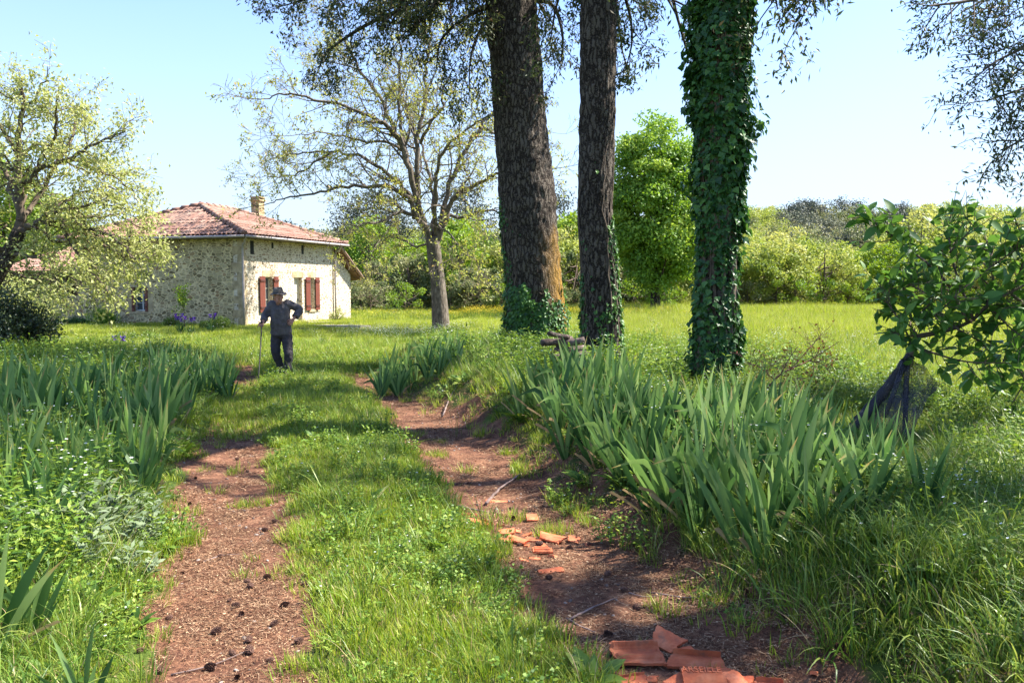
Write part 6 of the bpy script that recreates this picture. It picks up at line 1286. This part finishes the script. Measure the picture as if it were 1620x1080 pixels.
st.add(*loft([(mm(445.3, 530, 0), 0.175, 0.128), (mm(445.3, 527, 0), 0.195, 0.142), (mm(445, 520, -.01), 0.191, 0.147), (mm(443.8, 511, -.03), 0.182, 0.147), (mm(443.3, 502, -.05), 0.177, 0.142), (mm(443.2, 494, -.06), 0.182, 0.138), (mm(443, 487, -.06), 0.189, 0.123), (mm(443, 482.5, -.06), 0.170, 0.106), (mm(442.5, 479.6, -.06), 0.120, 0.085), (mm(442, 477.5, -.06), 0.078, 0.076)], 24))
st.add(*tube(catmull([mm(433, 482, -.06), shL, elL, elL*.45+wrL*.55, wrL*.93+elL*.07], 3), np.interp(np.linspace(0, 1, 13), [0, .25, .55, .8, 1], [.08, .078, .068, .064, .052]), 12))
st.add(*tube(catmull([mm(453, 481.5, -.06), shR, elR, elR*.4+wrR*.6, elR*.18+wrR*.82], 3), np.interp(np.linspace(0, 1, 13), [0, .25, .5, .75, 1], [.085, .08, .070, .066, .056]), 12))
shirt = mpart('shirt', st, M['shirt'], .012, wr=.034, wsc=.075)
cl = MB(); cp = mm(441.5, 478.6, -.08)
for s in (-1, 1): cl.add(*tube([cp+[s*.055, .06, .02], cp+[s*.07, -.02, .012], cp+[s*.03, -.075, -.02], cp+[s*.035, -.085, -.045]], [.016, .018, .016, .006], 6))
mpart('collar', cl, M['shirt'], .008, shirt, 2)
tp = MB()
tp.add(*loft([(mm(445, 534, .0), .14, .115), (mm(445.3, 530, 0), .188, .13), (mm(445.3, 524, 0), .195, .135), (mm(445.2, 521, -.01), .185, .13)], 20))
tp.add(*tube(catmull([mm(437.8, 530, 0), mm(435.8, 545, -.02), mm(436.6, 559, -.06), mm(442, 573, -.02), mm(445, 585.5, .02)], 3), np.interp(np.linspace(0, 1, 13), [0, .3, .55, .8, 1], [.100, .094, .078, .066, .062]), 14))
tp.add(*tube(catmull([mm(453.6, 530, 0), mm(455, 545, -.04), mm(456.3, 559, -.11), mm(456.2, 573, -.11), mm(455.2, 586, -.12)], 3), np.interp(np.linspace(0, 1, 13), [0, .3, .55, .8, 1], [.102, .096, .080, .070, .064]), 14))
mpart('trousers', tp, M['trousers'], .012, wr=.034, wsc=.075)
for c, dr, dz in ((mm(444.2, 588.2, .0), (-.30, -.95), 0), (mm(455.4, 589.0, -.13), (.12, -.99), 0)):
    z = float(HG(c[0], c[1]))+.012; f = np.array([dr[0], dr[1], 0]); b = np.array([c[0], c[1], z]); s_ = MB(); s_.add(*tube([b-f*.08+[0, 0, .035], b+[0, 0, .04], b+f*.08+[0, 0, .03], b+f*.16+[0, 0, .026], b+f*.19+[0, 0, .02]], [.04, .045, .046, .042, .02], 12)); s_.add(*tube([b-f*.03+[0, 0, .04], b-f*.03+[0, 0, .13]], [.045, .048], 12)); mpart('shoe', s_, M['black'], .009, sm=2)
ht = MB(); n = 40; a = np.linspace(0, 2*pi, n, endpoint=False); prof = [(.150, -.004), (.149, .004), (.12, .004), (.092, .016), (.088, .05), (.083, .085), (.070, .112), (.04, .118), (.012, .108)]
rot = rx(.16); V = []
for i, (r, z) in enumerate(prof):
    for t in a:
        wv_ = (-.012*cos(2*t)+.006*sin(3*t))*max(0, (r-.09)/.06); V.append(hc + np.array([0, .0, .058]) + rot@np.array([r*cos(t)*.98, r*sin(t)*1.08, z+wv_-(.018*(abs(cos(t)) < .35) if i >= 7 else 0)]))
V = np.array(V); m = len(prof); i = np.arange(m-1)[:, None]*n; j = np.arange(n)[None]; kk = (j+1) % n; ht.add(V, [np.stack([i+j, i+kk, i+n+kk, i+n+j], -1).reshape(-1, 4), np.array([list(range((m-1)*n, m*n))])])
hat = mpart('hat', ht, M['hat'], 0); sd_ = hat.modifiers.new('t', 'SOLIDIFY'); sd_.thickness = .005
hb = MB(); V = np.array([hc+[0, 0, .058]+rot@np.array([r*cos(t), r*sin(t)*1.08, z]) for r, z in ((.094, .017), (.0935, .034), (.0905, .036)) for t in a]); i = np.arange(2)[:, None]*n; hb.add(V, np.stack([i+j, i+kk, i+n+kk, i+n+j], -1).reshape(-1, 4)); mpart('hat_band', hb, M['black'], 0, hat)
ca = MB(); foot = G(408, 601, .0); foot = np.array([foot[0], foot[1], float(HG(foot[0], foot[1]))-.005]); ca.add(*tube(catmull([foot, foot*.6+knob*.4+[.006, 0, 0], knob, knob+[.0, .0, .035]], 5), np.linspace(.0095, .0135, 16), 8)); ca.add(*tube([knob+[0, .05, .04], knob+[0, 0, .045], knob+[0, -.05, .035]], [.013, .016, .012], 8))
co = ca.build('cane', M['cane'], None, True, foot); tag(co, 'dark wooden walking stick held in the hand of the man in the hat', 'cane')
